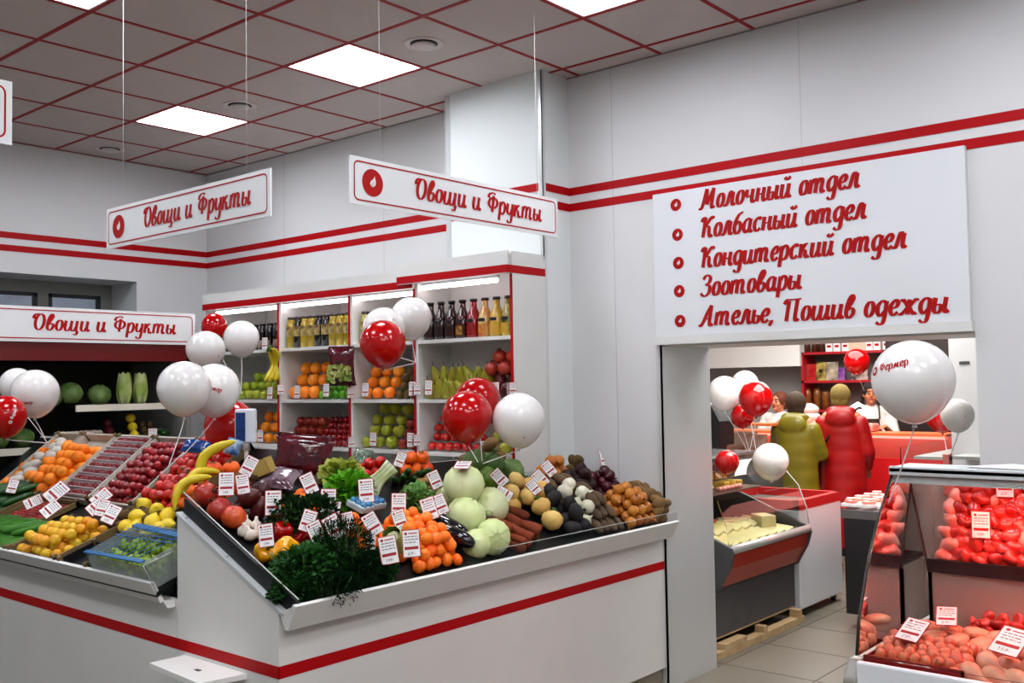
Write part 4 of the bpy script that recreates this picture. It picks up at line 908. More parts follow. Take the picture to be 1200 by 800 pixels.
# leeks
def stalks(name, label, cat_, px, py, h, n, L, r, m1, m2, rot, sp=.018):
    t = thing(name, label, cat_, onM(px, py, h), rot=rot)
    for i in range(n):
        a = (i-(n-1)/2)/max(n, 1); b = MB(); b.tube(cat([(a*sp*1.2*n*.5, -.01*(i % 2), -L*.5), (a*sp*n*.6, 0, 0), (a*sp*n*1.6, .01, L*.5)], 3), r, 7, rs=[r*1.25, r*1.2, r, r, r, r*.9, r*.7][:7] ); part('stalk', b, m1, t)
    b = MB()
    for i in range(n*3): a = random.uniform(-1, 1); b.leaf((a*sp*n*.7, 0, L*.3), (a*.6, random.uniform(-.3, .3), 1), (0, 1, 0), L*.6, r*1.6)
    part('leaf_tops', b, m2, t); t.children[-1]['kind'] = 'stuff' if False else 'thing'
    return t
stalks('leek_bundle', 'bundle of white leeks fanned out beside the lettuce', 'leeks', 443, 562, .07, 6, .2, .012, M_WS, F('leek_green', '7c9c54', .5), (.4, -2.4, .3))
def bush(name, label, cat_, loc, n, R, L, W, mt, st=None, up=.6, seed=1, squash=.7, parent_rot=None, n_st=10):
    rnd = random.Random(seed); t = thing(name, label, cat_, loc, rot=parent_rot); b = MB()
    for i in range(n):
        d = Vector((rnd.gauss(0, 1), rnd.gauss(0, 1), rnd.gauss(0, 1))).normalized(); rr = rnd.uniform(.45, 1)**.5
        p = Vector((d.x*R[0], d.y*R[1], d.z*R[2]))*rr
        b.leaf(p, (d+Vector((0, 0, up))*rnd.uniform(-.5, 1)+Vector((rnd.uniform(-.5, .5), rnd.uniform(-.5, .5), 0))), (rnd.uniform(-1, 1), rnd.uniform(-1, 1), 1), L*rnd.uniform(.7, 1.3), W*rnd.uniform(.7, 1.3), bend=.5)
    o = part('leaves', b, mt, t); o['kind'] = 'stuff'
    b = MB()
    for i in range(n_st): a = rnd.uniform(-1, 1); c = rnd.uniform(-1, 1); b.tube([(a*R[0]*.3, c*R[1]*.3, -R[2]), (a*R[0]*.6, c*R[1]*.6, 0), (a*R[0]*.9, c*R[1]*.9, R[2]*.8)], .0018, 4)
    o = part('stems', b, st or M_GS, t); o['kind'] = 'stuff'
    return t
bush('parsley_bunch', 'bright parsley bunch spilling over the counter corner lip', 'parsley', onM(357, 666, .07), 900, (.1, .14, .09), .022, .018, F('parsley_bright', '34702a', .55, col2='25581f', nscale=20), seed=1)
bush('parsley_bunch', 'parsley bunch lying between the two dill bunches at the counter corner', 'parsley', onM(378, 655, .06), 700, (.1, .12, .08), .022, .018, M_HP, seed=2)
bush('dill_bunch', 'large very dark dill bunch standing at the centre of the herbs', 'dill', onM(402, 650, .1), 2600, (.12, .13, .15), .022, .0035, M_HD, seed=3, up=1.6)
bush('dill_bunch', 'dark dill bunch hanging over the tray lip right of the large one', 'dill', onM(424, 672, .03), 1500, (.1, .12, .07), .022, .004, M_HD, seed=4)
bush('dill_bunch', 'dill bunch drooping over the lip just right of the counter corner', 'dill', onM(388, 690, .04), 1500, (.08, .14, .06), .024, .004, M_HD, seed=14)
bush('parsley_bunch', 'low parsley bunch pressed against the corner of the tray', 'parsley', onM(344, 692, .03), 500, (.06, .1, .05), .022, .018, M_HP, seed=15)
bush('celery_leaf_bunch', 'leafy green celery bunch right of the dill', 'celery', onM(440, 665, .04), 500, (.08, .1, .07), .026, .02, M_HP, seed=5)
bush('parsley_bunch', 'dark parsley bunch behind the tilted price tags', 'parsley', onM(366, 603, .1), 900, (.11, .11, .08), .024, .02, F('parsley_dark', '1c3c1a', .8, spec=.2, col2='2a4c20', nscale=16), seed=6)
bush('parsley_bunch', 'dark parsley bunch against the red peppers', 'parsley', onM(338, 607, .09), 600, (.07, .09, .09), .024, .02, MATS['parsley_dark'], seed=7)
bush('lettuce_head', 'bright curly green lettuce beside the leeks', 'lettuce', onM(409, 578, .07), 500, (.1, .09, .08), .045, .045, M_LT, seed=8, up=1)
bush('lettuce_head', 'paler lettuce under clear wrap behind the curly lettuce', 'lettuce', onM(402, 557, .07), 220, (.09, .07, .05), .05, .05, F('pale_lettuce', 'b9bf6a', .4, col2='a8b458', nscale=9), seed=9)
bush('lettuce_head', 'pale green frilly lettuce behind the pile of mandarins', 'lettuce', onM(488, 586, .07), 260, (.06, .06, .06), .04, .04, F('frilly_green', '9dbd84', .5, col2='86ac6c', nscale=9), seed=10)
# napa cabbage at the front
def napa(label, loc, rot, s=1):
    t = thing('napa_cabbage', label, 'cabbage', loc, rot=rot); t.scale = (s,)*3
    b = MB(); b.lathe([(0, -.11), (.03, -.105), (.045, -.06), (.052, 0), (.045, .07), (.025, .11), (0, .12)], 14, fn=wob(.05, 6)); part('core', b, M_WS, t)
    for i in range(7):
        a = i*2*PI/7; b = MB(); vs = []
        for v in range(6):
            z = -.1+.045*v; r = (.035, .05, .057, .056, .05, .042)[v]
            for u in (-1, -.5, 0, .5, 1): w_ = u*(.25+.09*v); rr = r*(1+.05*abs(u)); vs.append((rr*math.cos(a+w_), rr*math.sin(a+w_), z+.015*math.cos(u*3)))
        b.add(vs, [(v*5+u, v*5+u+1, v*5+u+6, v*5+u+5) for v in range(5) for u in range(4)], 0, True); part('leaf', b, F('napa_leaf', 'cdd3a0', .5, col2='9fb45e', nscale=9), t)
    return t
napa('short napa cabbage behind the price tags left of the mandarin pile', onM(466, 640, .05), (.9, .5, .2), .95)
# --- left counter, upper row of crates
CRM = F('crate_board', 'cfcac2', .6, col2='bdb6aa', nscale=6); CRB = F('brown_crate_board', '8c7a58', .6, col2='7a6848', nscale=8); CRD = F('dark_blue_carton', '1c2038', .5)
def crate(i, x0, x1, t0, t1, h, label, mt=CRM, lift=.0, front=None):
    O, u, n, L = planeL(i); t = thing('fruit_crate', label, 'crate', O+Vector((x0, 0, 0))+u*t0, group='crates on the left counter')
    R = Matrix((Vector((1, 0, 0)), u, n)).transposed().to_4x4(); t.matrix_world = Matrix.Translation(O+Vector((x0, 0, 0))+u*t0+n*.002)@R
    w_, l_ = x1-x0, t1-t0
    b = MB(); b.box((0, 0, 0), (w_, l_, .006)); part('bottom', b, mt, t)
    for a, c in (((0, 0, 0), (.012, l_, h)), ((w_-.012, 0, 0), (w_, l_, h))): b = MB(); b.box(a, c); part('side_board', b, mt, t)
    for a, c in (((0.012, 0, 0), (w_-.012, .012, h*.8)), ((.012, l_-.012, 0), (w_-.012, l_, h))): b = MB(); b.box(a, c); part('end_board', b, front or mt, t)
    for q in ((.0, .0), (w_-.02, 0), (0, l_-.02), (w_-.02, l_-.02)): b = MB(); b.box((q[0], q[1], 0), (q[0]+.02, q[1]+.02, h+.012)); part('corner_post', b, CRB, t)
    return t
L1 = planeL(1)[3]
crate(1, -6.68, -6.34, .0, L1, .06, 'white crate of tissue-wrapped oranges, leftmost of the upper row')
crate(1, -6.31, -5.89, .0, L1, .06, 'white crate of loose oranges in the upper row')
crate(1, -5.86, -5.45, .0, L1, .06, 'grey-white crate of red berry punnets')
crate(1, -5.42, -4.97, .0, L1, .06, 'white crate of dark red plums in the upper row')
crate(1, -4.94, -4.5, .0, L1, .055, 'brown crate of red tomatoes in the upper row', CRB)
heapL(1, 'orange', -6.66, -6.36, .02, L1-.02, .085, 1, skip=.25, label= 'orange wrapped in tissue in the leftmost upper crate', group='tissue-wrapped oranges', jit=.2, sc=.98)
heapL(1, 'orange', -6.29, -5.91, .02, L1-.1, .078, 2, skip=.14, label= 'loose orange in the white upper crate', group='loose oranges in the upper crate', sc=.95)
TIS = F('tissue_white', 'd8d2cc', .6)
for i in range(17):
    O, u, n, L = planeL(1); q = O+Vector((random.uniform(-6.6, -6.4), 0, 0))+u*random.uniform(.05, L-.05)+n*.055
    b = MB(); b.ell((0, 0, 0), (.044, .044, .03), 9, 6, fn=lambda v: v*(1+.25*pnoise(v*40+Vector((i, 0, 0))))); solo('tissue_wrap', b, TIS, 'crumpled white tissue among the wrapped oranges', 'tissue', 'tissues among the oranges', loc=q)
O, u, n, L = planeL(1)
for i in range(9):
    t = thing('berry_punnet', 'clear punnet of dark red berries in the row of nine', 'punnet', O+Vector((-5.84, 0, 0))+u*(.016+i*(L-.03)/9)+n*.01, 'red berry punnets')
    t.matrix_world = Matrix.Translation(t.location)@Matrix((Vector((1, 0, 0)), u, n)).transposed().to_4x4(); l_ = (L-.03)/9-.006
    b = MB()
    for a, c in (((0, 0, 0), (.37, l_, .003)), ((0, 0, 0), (.003, l_, .05)), ((.367, 0, 0), (.37, l_, .05)), ((0, 0, 0), (.37, .004, .062)), ((0, l_-.003, 0), (.37, l_, .05))): b.box(a, c)
    part('tray', b, F('film_white', 'd9ced0', .25), t)
    if i == 0:
        b = MB(); rnd = random.Random(3)
        for k in range(120): b.ell((rnd.uniform(.012, .358), rnd.uniform(.008, l_-.008), rnd.uniform(.035, .054)), (.0085,)*3, 6, 4)
        b.box((.004, .004, .003), (.366, l_-.004, .04)); berr = b.data('berries', F('red_berry', '7c1018', .2, col2='94202a', nscale=60, coat=.4))
    put('berries', berr, t)['kind'] = 'stuff'
heapL(1, 'plum', -5.4, -4.99, .015, L1-.015, .055, 2, 'dark red plum in the white upper crate', 'plums in the upper crate', jit=.35, dt=.06)
heapL(1, 'tomato', -4.92, -4.52, .015, L1-.015, .064, 2, 'bright red tomato in the brown upper crate', 'tomatoes in the upper crate', jit=.3)
heapL(1, 'persimmon', -4.6, -4.12, .02, .2, .075, 2, 'orange persimmon between tomato crate and pomegranates', 'persimmons by the tomato crate', lift=.03)
atM('persimmon', 250, 549, .07, (.2, .2, 0), 1.05, 'orange persimmon below the single curved banana')
atM('persimmon', 271, 548, .07, (.3, -.2, 1), 1.05, 'orange persimmon left of the top price tag')
# lower row
L0 = planeL(0)[3]
crate(0, -6.55, -6.05, .28, L0, .05, 'dark crate of cucumbers at the left picture edge, upper one', CRB)
crate(0, -6.02, -5.55, .22, L0-.02, .035, 'low brown crate of strawberries', CRB)
crate(0, -5.95, -5.28, .0, .21, .05, 'brown crate of long light green cucumbers', CRB)
crate(0, -5.25, -4.73, .0, .36, .055, 'dark blue carton of yellow apricots', CRB, front=CRD)
crate(0, -4.7, -4.42, .0, .2, .05, 'small black carton in front of the lemons', F('black_carton', '18181c', .4))
heapL(0, 'cucumber', -6.53, -6.07, .3, L0, .04, 3, 'dark cucumber in the upper crate at the left edge', 'cucumbers at the left edge', dirv=(.25, 1, .3), dt=.17)
heapL(0, 'light_cucumber', -5.93, -5.3, .02, .2, .042, 2, 'long light green cucumber in the brown crate', 'light green cucumbers', dirv=(1, .75, .25), dt=.2)
K('strawberry', 'strawberry', 'strawberry', lambda: MB().lathe([(0, -.018), (.008, -.012), (.014, 0), (.013, .009), (.005, .013), (0, .012)], 8), F('strawberry_red', '9c2424', .3, col2='7c1c1c', nscale=60, obj2='a83430'))
heapL(0, 'strawberry', -6.0, -5.57, .24, L0-.04, .03, 1, 'small strawberry in the low brown crate', 'strawberries')
heapL(0, 'apricot', -5.22, -4.76, .02, .34, .062, 2, 'yellow apricot in the dark blue carton', 'yellow apricots', sc=1.12, jit=.35)
heapL(0, 'kiwi', -4.9, -4.55, .38, .54, .052, 2, 'brown kiwi in the heap behind the apricots', 'kiwis behind the apricots')
random.seed(3)
for i, (x, y) in enumerate([(169, 592), (184, 598), (160, 605), (178, 612), (196, 604), (148, 617), (158, 620), (171, 626), (196, 616), (186, 620), (163, 612)]):
    spawn('lemon', onL(0, x, y, .05+.03*(i < 5)), Euler((random.uniform(.5, 1.8), random.uniform(-.5, .5), i)), 1.03, 'yellow lemon in the heap next to the box of grapes', 'lemons')
# clear box of green grapes with blue netting
O, u, n, L = planeL(0)
t = thing('grape_box', 'clear plastic box of green grapes under blue netting', 'box', O+Vector((-4.36, 0, 0))+n*.004)
t.matrix_world = Matrix.Translation(t.location)@Matrix((Vector((1, 0, 0)), u, n)).transposed().to_4x4()
PL = F('clear_grey_plastic', 'e2e6e4', .15, trans=.75, ior=1.1)
for a, c in (((0, 0, 0), (.5, .26, .004)), ((0, 0, 0), (.004, .26, .13)), ((.496, 0, 0), (.5, .26, .13)), ((0, 0, 0), (.5, .004, .11)), ((0, .256, 0), (.5, .26, .14))): b = MB(); b.box(a, c); part('wall_panel', b, PL, t)
BN = F('blue_net', '3a7ba6', .4)
b = MB()
for i in range(9): b.bar((.02+i*.05, .0, .135), (.08+i*.05, .26, .15), .003, .002)
for i in range(4): b.bar((0, .15+i*.03, .14), (.5, .15+i*.03, .142), .004, .002)
b.bar((.0, .25, .135), (.5, .2, .15), .03, .006)
b.bar((.0, 0, .13), (.5, 0, .135), .022, .006); o_ = part('netting', b, BN, t); o_['kind'] = 'stuff'
K('grape', 'grape_cluster', 'grapes', lambda: [b := MB(), [b.ell((random.uniform(-.05, .05), random.uniform(-.035, .035), random.uniform(-.025, .03)), (.012, .012, .014), 7, 5) for _ in range(34)]][0], F('green_grape', '9fb544', .2, col2='8aa43a', nscale=30, coat=.3), [lambda: (lambda b: ('stem', b.tube([(0, 0, 0), (.01, 0, .03), (.03, 0, .045)], .002, 4), M_BS))(MB())])
lb = 'bunch of green grapes inside the clear netted box'
for i in range(8): spawn('grape', O+Vector((-4.3+.12*(i % 4), 0, 0))+u*(.07+.12*(i//4))+n*.06, Euler((0, 0, i)), 1.15, lb, 'green grape bunches')
# bananas
def bunch(label, loc, rot, n=5, s=1, arc=.9):
    t = thing('banana_bunch', label, 'bananas', loc, rot=rot); t.scale = (s,)*3
    me = CACHE.setdefault('banme', ban(.06, .2, .017).data('banana', M_BA))
    for i in range(n):
        a = (i-(n-1)/2)*arc/n; put('banana', me, t, (math.sin(a)*.1, .01*(i % 2), -.1), (0, -a*.55, (PI/2 if True else 0)+a*.5))
    b = MB(); b.tube([(0, 0, -.02), (0, 0, .02)], .016, 7, rs=[.022, .012]); part('stem', b, M_GS, t)
    return t
p = aty(316, 408, 4.33); bunch('yellow banana bunch hanging in the first shelf unit above the green apples', p, (.1, 0, .3), 6, 1.2)
spawn('banana', onM(256, 545, .13), Euler((.1, -2.55, .75)), 1.35, 'single large curved banana in front of the red balloon')
spawn('banana', onM(237, 566, .07), Euler((.5, -2.1, .9)), 1.0, 'banana lying on another, left of the dark red pomegranate')
spawn('banana', onM(226, 578, .05), Euler((.4, -2.35, .75)), 1.1, 'lowest banana lying along the counter end guard')
# ------------------------------------------------------------------ goods on the shelf units
random.seed(21)
def rowfill(key, x0, x1, z, d, rows, label, group, up=True, y0=None, deep=2, sc=1, tall=1):
    d *= sc; n = max(1, int((x1-x0)/d)); sp = (x1-x0)/n; y0 = YF+.03 if y0 is None else y0
    for r in range(rows):
        for k in range(deep):
            cnt = n
            for c in range(cnt):
                q = (x0+sp*(c+.5)+(.12*d if r % 2 else -.12*d)+random.uniform(-.06, .06)*d, y0+d*.5+d*.5*r+d*.92*k, z+d*(.47*tall+.8*r*tall)+random.uniform(-.02, .02)*d)
                spawn(key, q, Euler((random.uniform(-.4, .4), random.uniform(-.4, .4), random.uniform(0, 6))) if up else Euler((random.uniform(0, 6), random.uniform(0, 6), 0)), sc*random.uniform(.95, 1.04), label, group)
z1, z2, z3, z4 = 1.0, 1.365, 1.695, 2.07
rowfill('green_apple', -6.5, -6.04, z3, .082, 3, 'green apple in the stack under the hanging bananas', 'green apples, first unit', deep=1)
rowfill('green_apple', -6.92, -6.52, z3, .08, 2, 'green apple behind the white balloons, first unit', 'green apples behind balloons', deep=1)
rowfill('orange', -6.4, -6.04, z2, .09, 3, 'large orange in the first shelf unit beside the red balloon', 'oranges, first unit', deep=1, sc=1.05)
rowfill('orange', -6.9, -6.45, z2, .085, 2, 'large orange hidden behind the scale', 'oranges behind the scale', deep=1, sc=1.05)
rowfill('green_apple', -6.3, -6.06, z1+.02, .08, 2, 'apple on the lowest board of the first unit', 'apples on the lowest board', deep=1)
rowfill('orange', -5.965, -5.61, z3, .092, 3, 'large orange in the middle unit, left of the limes', 'oranges, middle unit', deep=1, sc=1.2)
rowfill('lime', -5.6, -5.24, z3, .066, 4, 'bright green lime in the middle unit', 'limes, middle unit', deep=1, sc=1.0)
rowfill('red_apple', -5.96, -5.62, z2, .08, 3, 'red apple in the middle unit left of the small plums', 'red apples, middle unit', deep=1)
rowfill('plum', -5.6, -5.24, z2, .05, 5, 'small red plum in the middle unit', 'plums, middle unit', deep=1)
rowfill('persimmon', -5.9, -5.5, z1+.02, .08, 2, 'persimmon on the lowest board of the middle unit', 'persimmons on the lowest board', deep=1)
rowfill('orange', -5.16, -4.82, z3, .085, 3, 'orange in the narrow unit beside the kiwis', 'oranges, narrow unit', deep=1, sc=1.05)
rowfill('kiwi', -4.8, -4.6, z3, .06, 4, 'brown kiwi in the narrow unit', 'kiwis, narrow unit', deep=1, sc=1.05)
rowfill('yellow_apple', -5.16, -4.8, z2, .082, 4, 'yellow-green apple in the narrow unit', 'yellow apples, narrow unit', deep=1, sc=1.1)
rowfill('red_apple', -4.79, -4.6, z2, .078, 4, 'red apple beside the yellow apples in the narrow unit', 'red apples, narrow unit', deep=1)
# tall unit
for r in range(2):
    for c in range(7):
        spawn('pear', (-4.485+.07*c+(.03 if r % 2 else 0), YF+.07+.035*r, z3+.045+.085*r), Euler((random.uniform(.3, .7), random.uniform(-.4, .4), random.uniform(-.5, .5))), 1.3, 'green pear with its neck up in the tall unit', 'pears, tall unit')
rowfill('mango', -4.0, -3.79, z3, .085, 2, 'dark red mango right of the pears in the tall unit', 'dark mangoes, tall unit', deep=1)
rowfill('pomegranate', -4.02, -3.8, z3+.14, .09, 2, 'brown-red pomegranate on top at the right of the tall unit', 'pomegranates, tall unit', deep=1)
rowfill('tomato', -4.52, -4.05, z2, .07, 4, 'red tomato in the tall unit left of the red balloon', 'tomatoes, tall unit', deep=1)
rowfill('yellow_apple', -4.02, -3.8, z2, .08, 3, 'yellow apple in the tall unit between the balloons', 'yellow apples, tall unit', deep=1)
rowfill('lime', -4.0, -3.8, z1+.2, .075, 1, 'green lime low down in the tall unit', 'limes, tall unit', deep=1)
# jars and bottles
GLJ = F('jar_glass', 'e8f0ea', .08, trans=1, ior=1.2)
LIDM = F('jar_lid', '6c6664', .35, metal=.4)
def jar_mesh(key, r, h, neck):
    b = MB(); b.lathe([(0, 0), (r, 0), (r, h*.72), (r*.97, h*.78), (neck, h*.88), (neck, h), (0, h)], 12); return b.data(key, [JM[key]])
JM = {'jar_yellow': F('yellow_juice', 'b8a030', .15, col2='c8b448', nscale=10, coat=.5), 'jar_dark': F('dark_juice', '17100f', .12, coat=.6), 'jar_pale': F('pale_juice', 'c8c080', .15, col2='b4a850', nscale=10, coat=.5)}
JME = {k: jar_mesh(k, .034, .19, .025) for k in JM}
def lab_mesh(r, z0, z1, w=2.2, nm='paper_label', m=None):
    b = MB(); n = 7; vs = []
    for i in range(n): a = -PI/2-w/2+w*i/(n-1); vs += [(r*math.cos(a), r*math.sin(a), z0), (r*math.cos(a), r*math.sin(a), z1)]
    b.add(vs, [(2*i, 2*i+2, 2*i+3, 2*i+1) for i in range(n-1)], 0, True); return b.data(nm, m)
LBY = lab_mesh(.0348, .075, .14, 2.2, 'paper_label', F('fruit_label', 'cfc48a', .5, col2='7a4a30', nscale=26))
LBD = lab_mesh(.0348, .02, .075, 2.2, 'paper_label', F('maroon_label', 'b09a94', .5, col2='5c2420', nscale=26))
b = MB(); b.lathe([(0, 0), (.0265, 0), (.0265, .016), (0, .016)], 12); LIDE = b.data('lid', LIDM)
b = MB(); b.lathe([(0, 0), (.0265, 0), (.0265, .016), (0, .016)], 12); LIDB = b.data('lid', F('black_lid', '1c1b1c', .35))
def jar(kind, x, y, z, label, group, s=1):
    o = put('juice_jar', JME[kind], None, (x, y, z), (0, 0, random.uniform(-.4, .2)), s); tag(o, label, 'jar', group)
    put('lid', LIDB if kind == 'jar_dark' and s < 1 else LIDE, o, (0, 0, .188)); put('paper_label', LBD if s < 1 else LBY, o)
    return o
for i in range(9): jar('jar_dark', -6.86+.094*i, YF+.07, z4, 'dark preserve jar with maroon label on the top board of the first unit', 'dark jars, first unit', .98)
for i in range(8): jar('jar_dark', -6.82+.1*i, YF+.16, z4, 'dark jar in the back row of the first unit top board', 'dark jars, back row', .98)
for i, k in enumerate('ydyyddyyy'):
    jar({'y': 'jar_yellow', 'd': 'jar_dark'}[k], -5.935+.08*i, YF+.07, z4, 'yellow juice jar in the middle unit' if k == 'y' else 'tall dark juice jar between yellow ones in the middle unit', 'yellow jars, middle unit' if k == 'y' else 'dark jars, middle unit', 1.12)
for i in range(7): jar('jar_pale', -5.13+.082*i, YF+.08, z4, 'pale yellow juice jar in the narrow unit', 'pale jars, narrow unit', 1.1)
bt = MB(); bt.lathe([(0, 0), (.038, 0), (.0405, .02), (.04, .1), (.034, .13), (.019, .165), (.0175, .205), (0, .205)], 16)
cols = [('3a0c14', '2c080e'), ('360a12', '2c080e'), ('400a10', '300608'), ('560c12', '4a0a10'), ('a01418', '8c1014'), ('cfc88a', 'c0703a'), ('d4b44c', 'c0a050'), ('3c4a1c', 'c8b050')]
for i, (c1, c2) in enumerate(cols):
    me = bt.data('bottle', F('juice_%d' % i, c1, .12, col2=c2, nscale=16, coat=.6))
    lb = ['darkest red juice bottle at the left end of the tall unit', 'second dark red juice bottle from the left in the tall unit', 'third dark red juice bottle from the left in the tall unit', 'deep red juice bottle with pale fruit print in the tall unit', 'bright red juice bottle in the tall unit', 'pale fruit juice bottle with dark label, right of the bright red one', 'yellow juice bottle second from the right in the tall unit', 'dark green and yellow bottle at the right end of the tall unit'][i]
    o = put('juice_bottle', me, None, (-4.495+.094*i, YF+.075, z4), (0, 0, -.3), 1.13); tag(o, lb, 'bottle')
    b = MB(); b.lathe([(0, .2), (.021, .2), (.021, .214), (0, .214)], 12); part('cap', b, MATS['black_lid'], o)
    b = MB(); vs = []
    me2 = lab_mesh(.0412, .085, .103, 1.9, 'dark_label', F('bottle_label_black', '161414', .4)); put('label_band', me2, o)
    me3 = lab_mesh(.0412, .02, .07, 1.9, 'print', F('bottle_print_%d' % i, c2, .4, col2=('c8a050' if i in (3, 5, 6, 7) else c1), nscale=40)); put('fruit_print', me3, o)
# bags
def bag(label, loc, rot, w, h, m, top=None, cont=None, seed=1):
    t = thing('salad_bag', label, 'bag', loc, rot=rot)
    rnd = random.Random(seed); N = 10; vs = []
    for s_ in (1, -1):
        for j in range(N+1):
            for i in range(N+1):
                u, v = i/N-.5, j/N; th = .035*math.sqrt(max(0, 1-(2*u)**2))*math.sqrt(max(0, 1-(2*v-1)**4))
                q = Vector((u*w*(1-.12*math.sin(v*PI)), s_*th, v*h)); q += Vector((0, s_*.006*pnoise(Vector((u*9+seed, v*9, s_))), .004*pnoise(Vector((u*7, v*9, seed))))); vs.append(q)
    k = (N+1)**2; fs = []
    for s_ in (0, 1):
        for j in range(N):
            for i in range(N): a = s_*k+j*(N+1)+i; f = (a, a+1, a+N+2, a+N+1); fs.append(f if s_ == 1 else f[::-1])
    b = MB(); b.add(vs, fs, 0, True); part('film', b, m, t)
    if cont:
        b = MB()
        for i in range(70): b.leaf((rnd.uniform(-.35, .35)*w, -.036, rnd.uniform(.12, .5)*h), (rnd.uniform(-1, 1), -.3, rnd.uniform(-.2, 1)), (0, -1, .3), .035, .03)
        o = part('leaves', b, cont, t); o['kind'] = 'stuff'
    b = MB(); b.box((-w*.47, -.004, h*.985), (w*.47, .004, h*1.03)); part('seal', b, m, t)
    return t
MAR = F('maroon_film', '4c0c1c', .12, col2='6a1a2c', nscale=18, coat=.8, bump=.8, bscale=30)
bag('maroon salad bag with green leaves in its window, leaning before the limes', aty(402, 452, 4.33), (.1, 0, .5), .19, .26, MAR, cont=F('salad_mix', 'b7b878', .5, col2='7c9a44', nscale=12), seed=2)
bag('large maroon printed bag lying behind the wrapped lettuce', M(3.05, .98, .0)+Vector((0, 0, .02)), (-.15, .12, .85), .3, .19, MAR, seed=5)
bag('clear bag with pale contents behind the mandarins', M(2.8, .88, .02), (-1.1, .1, .6), .2, .16, F('grey_film', '9a8c94', .15, col2='6c4a58', nscale=18, coat=.6), seed=6)
bag('blue snack packet behind the single banana', atd(226, 530, 4.95), (-.7, .1, .5), .15, .07, F('blue_film', '1a6ab0', .12, col2='14508c', nscale=8, coat=.7), seed=7)
bag('small white and blue packet right of the single banana', atd(270, 533, 4.8), (-.3, .3, .7), .08, .08, F('whiteblue_film', 'b8c6d4', .2, col2='3c78a8', nscale=22, coat=.5), seed=8)
bag('crumpled clear salad bag beside the lettuce', onM(421, 552, .01), (-.4, .2, .7), .1, .12, F('clear_film', '7c9484', .08, col2='a8b4a4', nscale=18, trans=.5, coat=.8), seed=9)
# cartons and small boxes on the front counter
for i, (x, y, lb, c) in enumerate([(421, 596, 'blue and white carton of quail eggs beside the lettuce, left one', '3c8ab4'), (436, 592, 'blue and white carton with round blue lids under the leeks', '2c80b0')]):
    t = thing('egg_carton', lb, 'carton', onM(x, y, .07), rot=(0, .38, .2))
    b = MB(); b.box((-.05, -.045, 0), (.05, .045, .03)); bevel(part('tray', b, F('carton_pale', 'b8c4c8', .4), t), .006)
    for k in range(6): b = MB(); b.ell((-.032+.032*(k % 3), -.02+.04*(k//3), .034), (.015, .018, .014), 10, 7); part('cup', b, F('cup_%s' % c, c, .25, col2='8fb8cc', nscale=30), t)
t = thing('open_carton', 'small open yellowish carton of walnuts behind the persimmons', 'carton', M(2.78, 1.0, .0), rot=(0, -.4, .6)); YC = F('yellow_carton', 'b8a468', .6)
for a, c in (((-.11, -.05, 0), (.11, .05, .004)), ((-.11, -.05, 0), (-.106, .05, .075)), ((.106, -.05, 0), (.11, .05, .075)), ((-.11, -.05, 0), (.11, -.046, .06)), ((-.11, .046, 0), (.11, .05, .08))): b = MB(); b.box(a, c); part('wall_panel', b, YC, t)
K('walnut', 'walnut', 'walnut', lambda: pebble(.017, .017, .02, .12, 60, 3, 8, 6), M_BS)
for i in range(18): spawn('walnut', M(2.74+.03*(i % 5), .96+.028*(i//5), .035), Euler((i, i, 0)), 1, 'brown walnut in the small yellowish carton', 'walnuts')
# ------------------------------------------------------------------ chiller cabinet goods
random.seed(4)
napa('tall napa cabbage, left of the two upright ones in the chiller', (-7.12, 3.93-.13, 1.675+.11), (0, 0, .2), .98)
napa('tall napa cabbage, right of the two upright ones in the chiller', (-7.12, 3.93, 1.675+.11), (0, 0, 1.2), .95)
for i, (y, z, s, lb) in enumerate([(3.62, 1.675, 1.12, 'round green cabbage left of the upright napa cabbages in the chiller'), (3.4, 1.69, 1.15, 'dark leafy cabbage on the upper chiller board, left of the round one'), (3.27, 1.675, .95, 'dark leafy cabbage in the gap of the upper chiller board')]):
    spawn('savoy', (-7.15, y, z+.068*s), Euler((0, .2, i*2)), s, lb)
bush('dark_kale', 'dark kale heads at the back of the chiller', 'kale', (-7.3, 3.3, 1.74), 300, (.1, .12, .07), .05, .045, F('kale_dark', '3a4a22', .6, col2='2c3a1a', nscale=9), seed=21)
t = thing('mushroom_crate', 'dark crate of mushrooms on the lower chiller board', 'crate', (-7.14, 3.46, 1.396)); 
for a, c in (((-.1, -.17, 0), (.1, .17, .005)), ((.095, -.17, 0), (.1, .17, .05)), ((-.1, -.17, 0), (.1, -.165, .07)), ((-.1, .165, 0), (.1, .17, .07))): b = MB(); b.box(a, c); part('side_board', b, BLACK, t)
K('mushroom', 'mushroom', 'mushroom', lambda: MB().lathe([(0, -.022), (.009, -.022), (.008, 0), (.022, 0), (.024, .008), (.016, .018), (0, .022)], 10), F('mushroom_white', 'c8c0b4', .6, col2='b0a698', nscale=20, obj2='d2cabc'))
for i in range(36): spawn('mushroom', (-7.21+.04*(i % 4)+random.uniform(-.006, .006), 3.32+.034*(i//4), 1.396+.05+.02*(i % 2)), Euler((random.uniform(-.5, .5), random.uniform(-.5, .5), 0)), 1.1, 'white mushroom in the dark crate on the lower chiller board', 'mushrooms')
rowf = [('red_onion', 3.66, 3.8, 'dark red onion beside the mushrooms in the chiller', 'red onions in the chiller', .07), ('lemon', 3.84, 3.93, 'yellow lemon on the lower chiller board', 'lemons in the chiller', .085), ('kiwi', 3.95, 4.1, 'brown kiwi on the lower chiller board', 'kiwis in the chiller', .06)]
for key, a, c, lb, gp_, d in rowf:
    for r in range(3):
        for k in range(max(1, int((c-a)/d))): spawn(key, (-7.12-.03*r, a+d*(k+.5), 1.39+d*(.5+.8*r)), Euler((r, k, 1)), 1, lb, gp_)
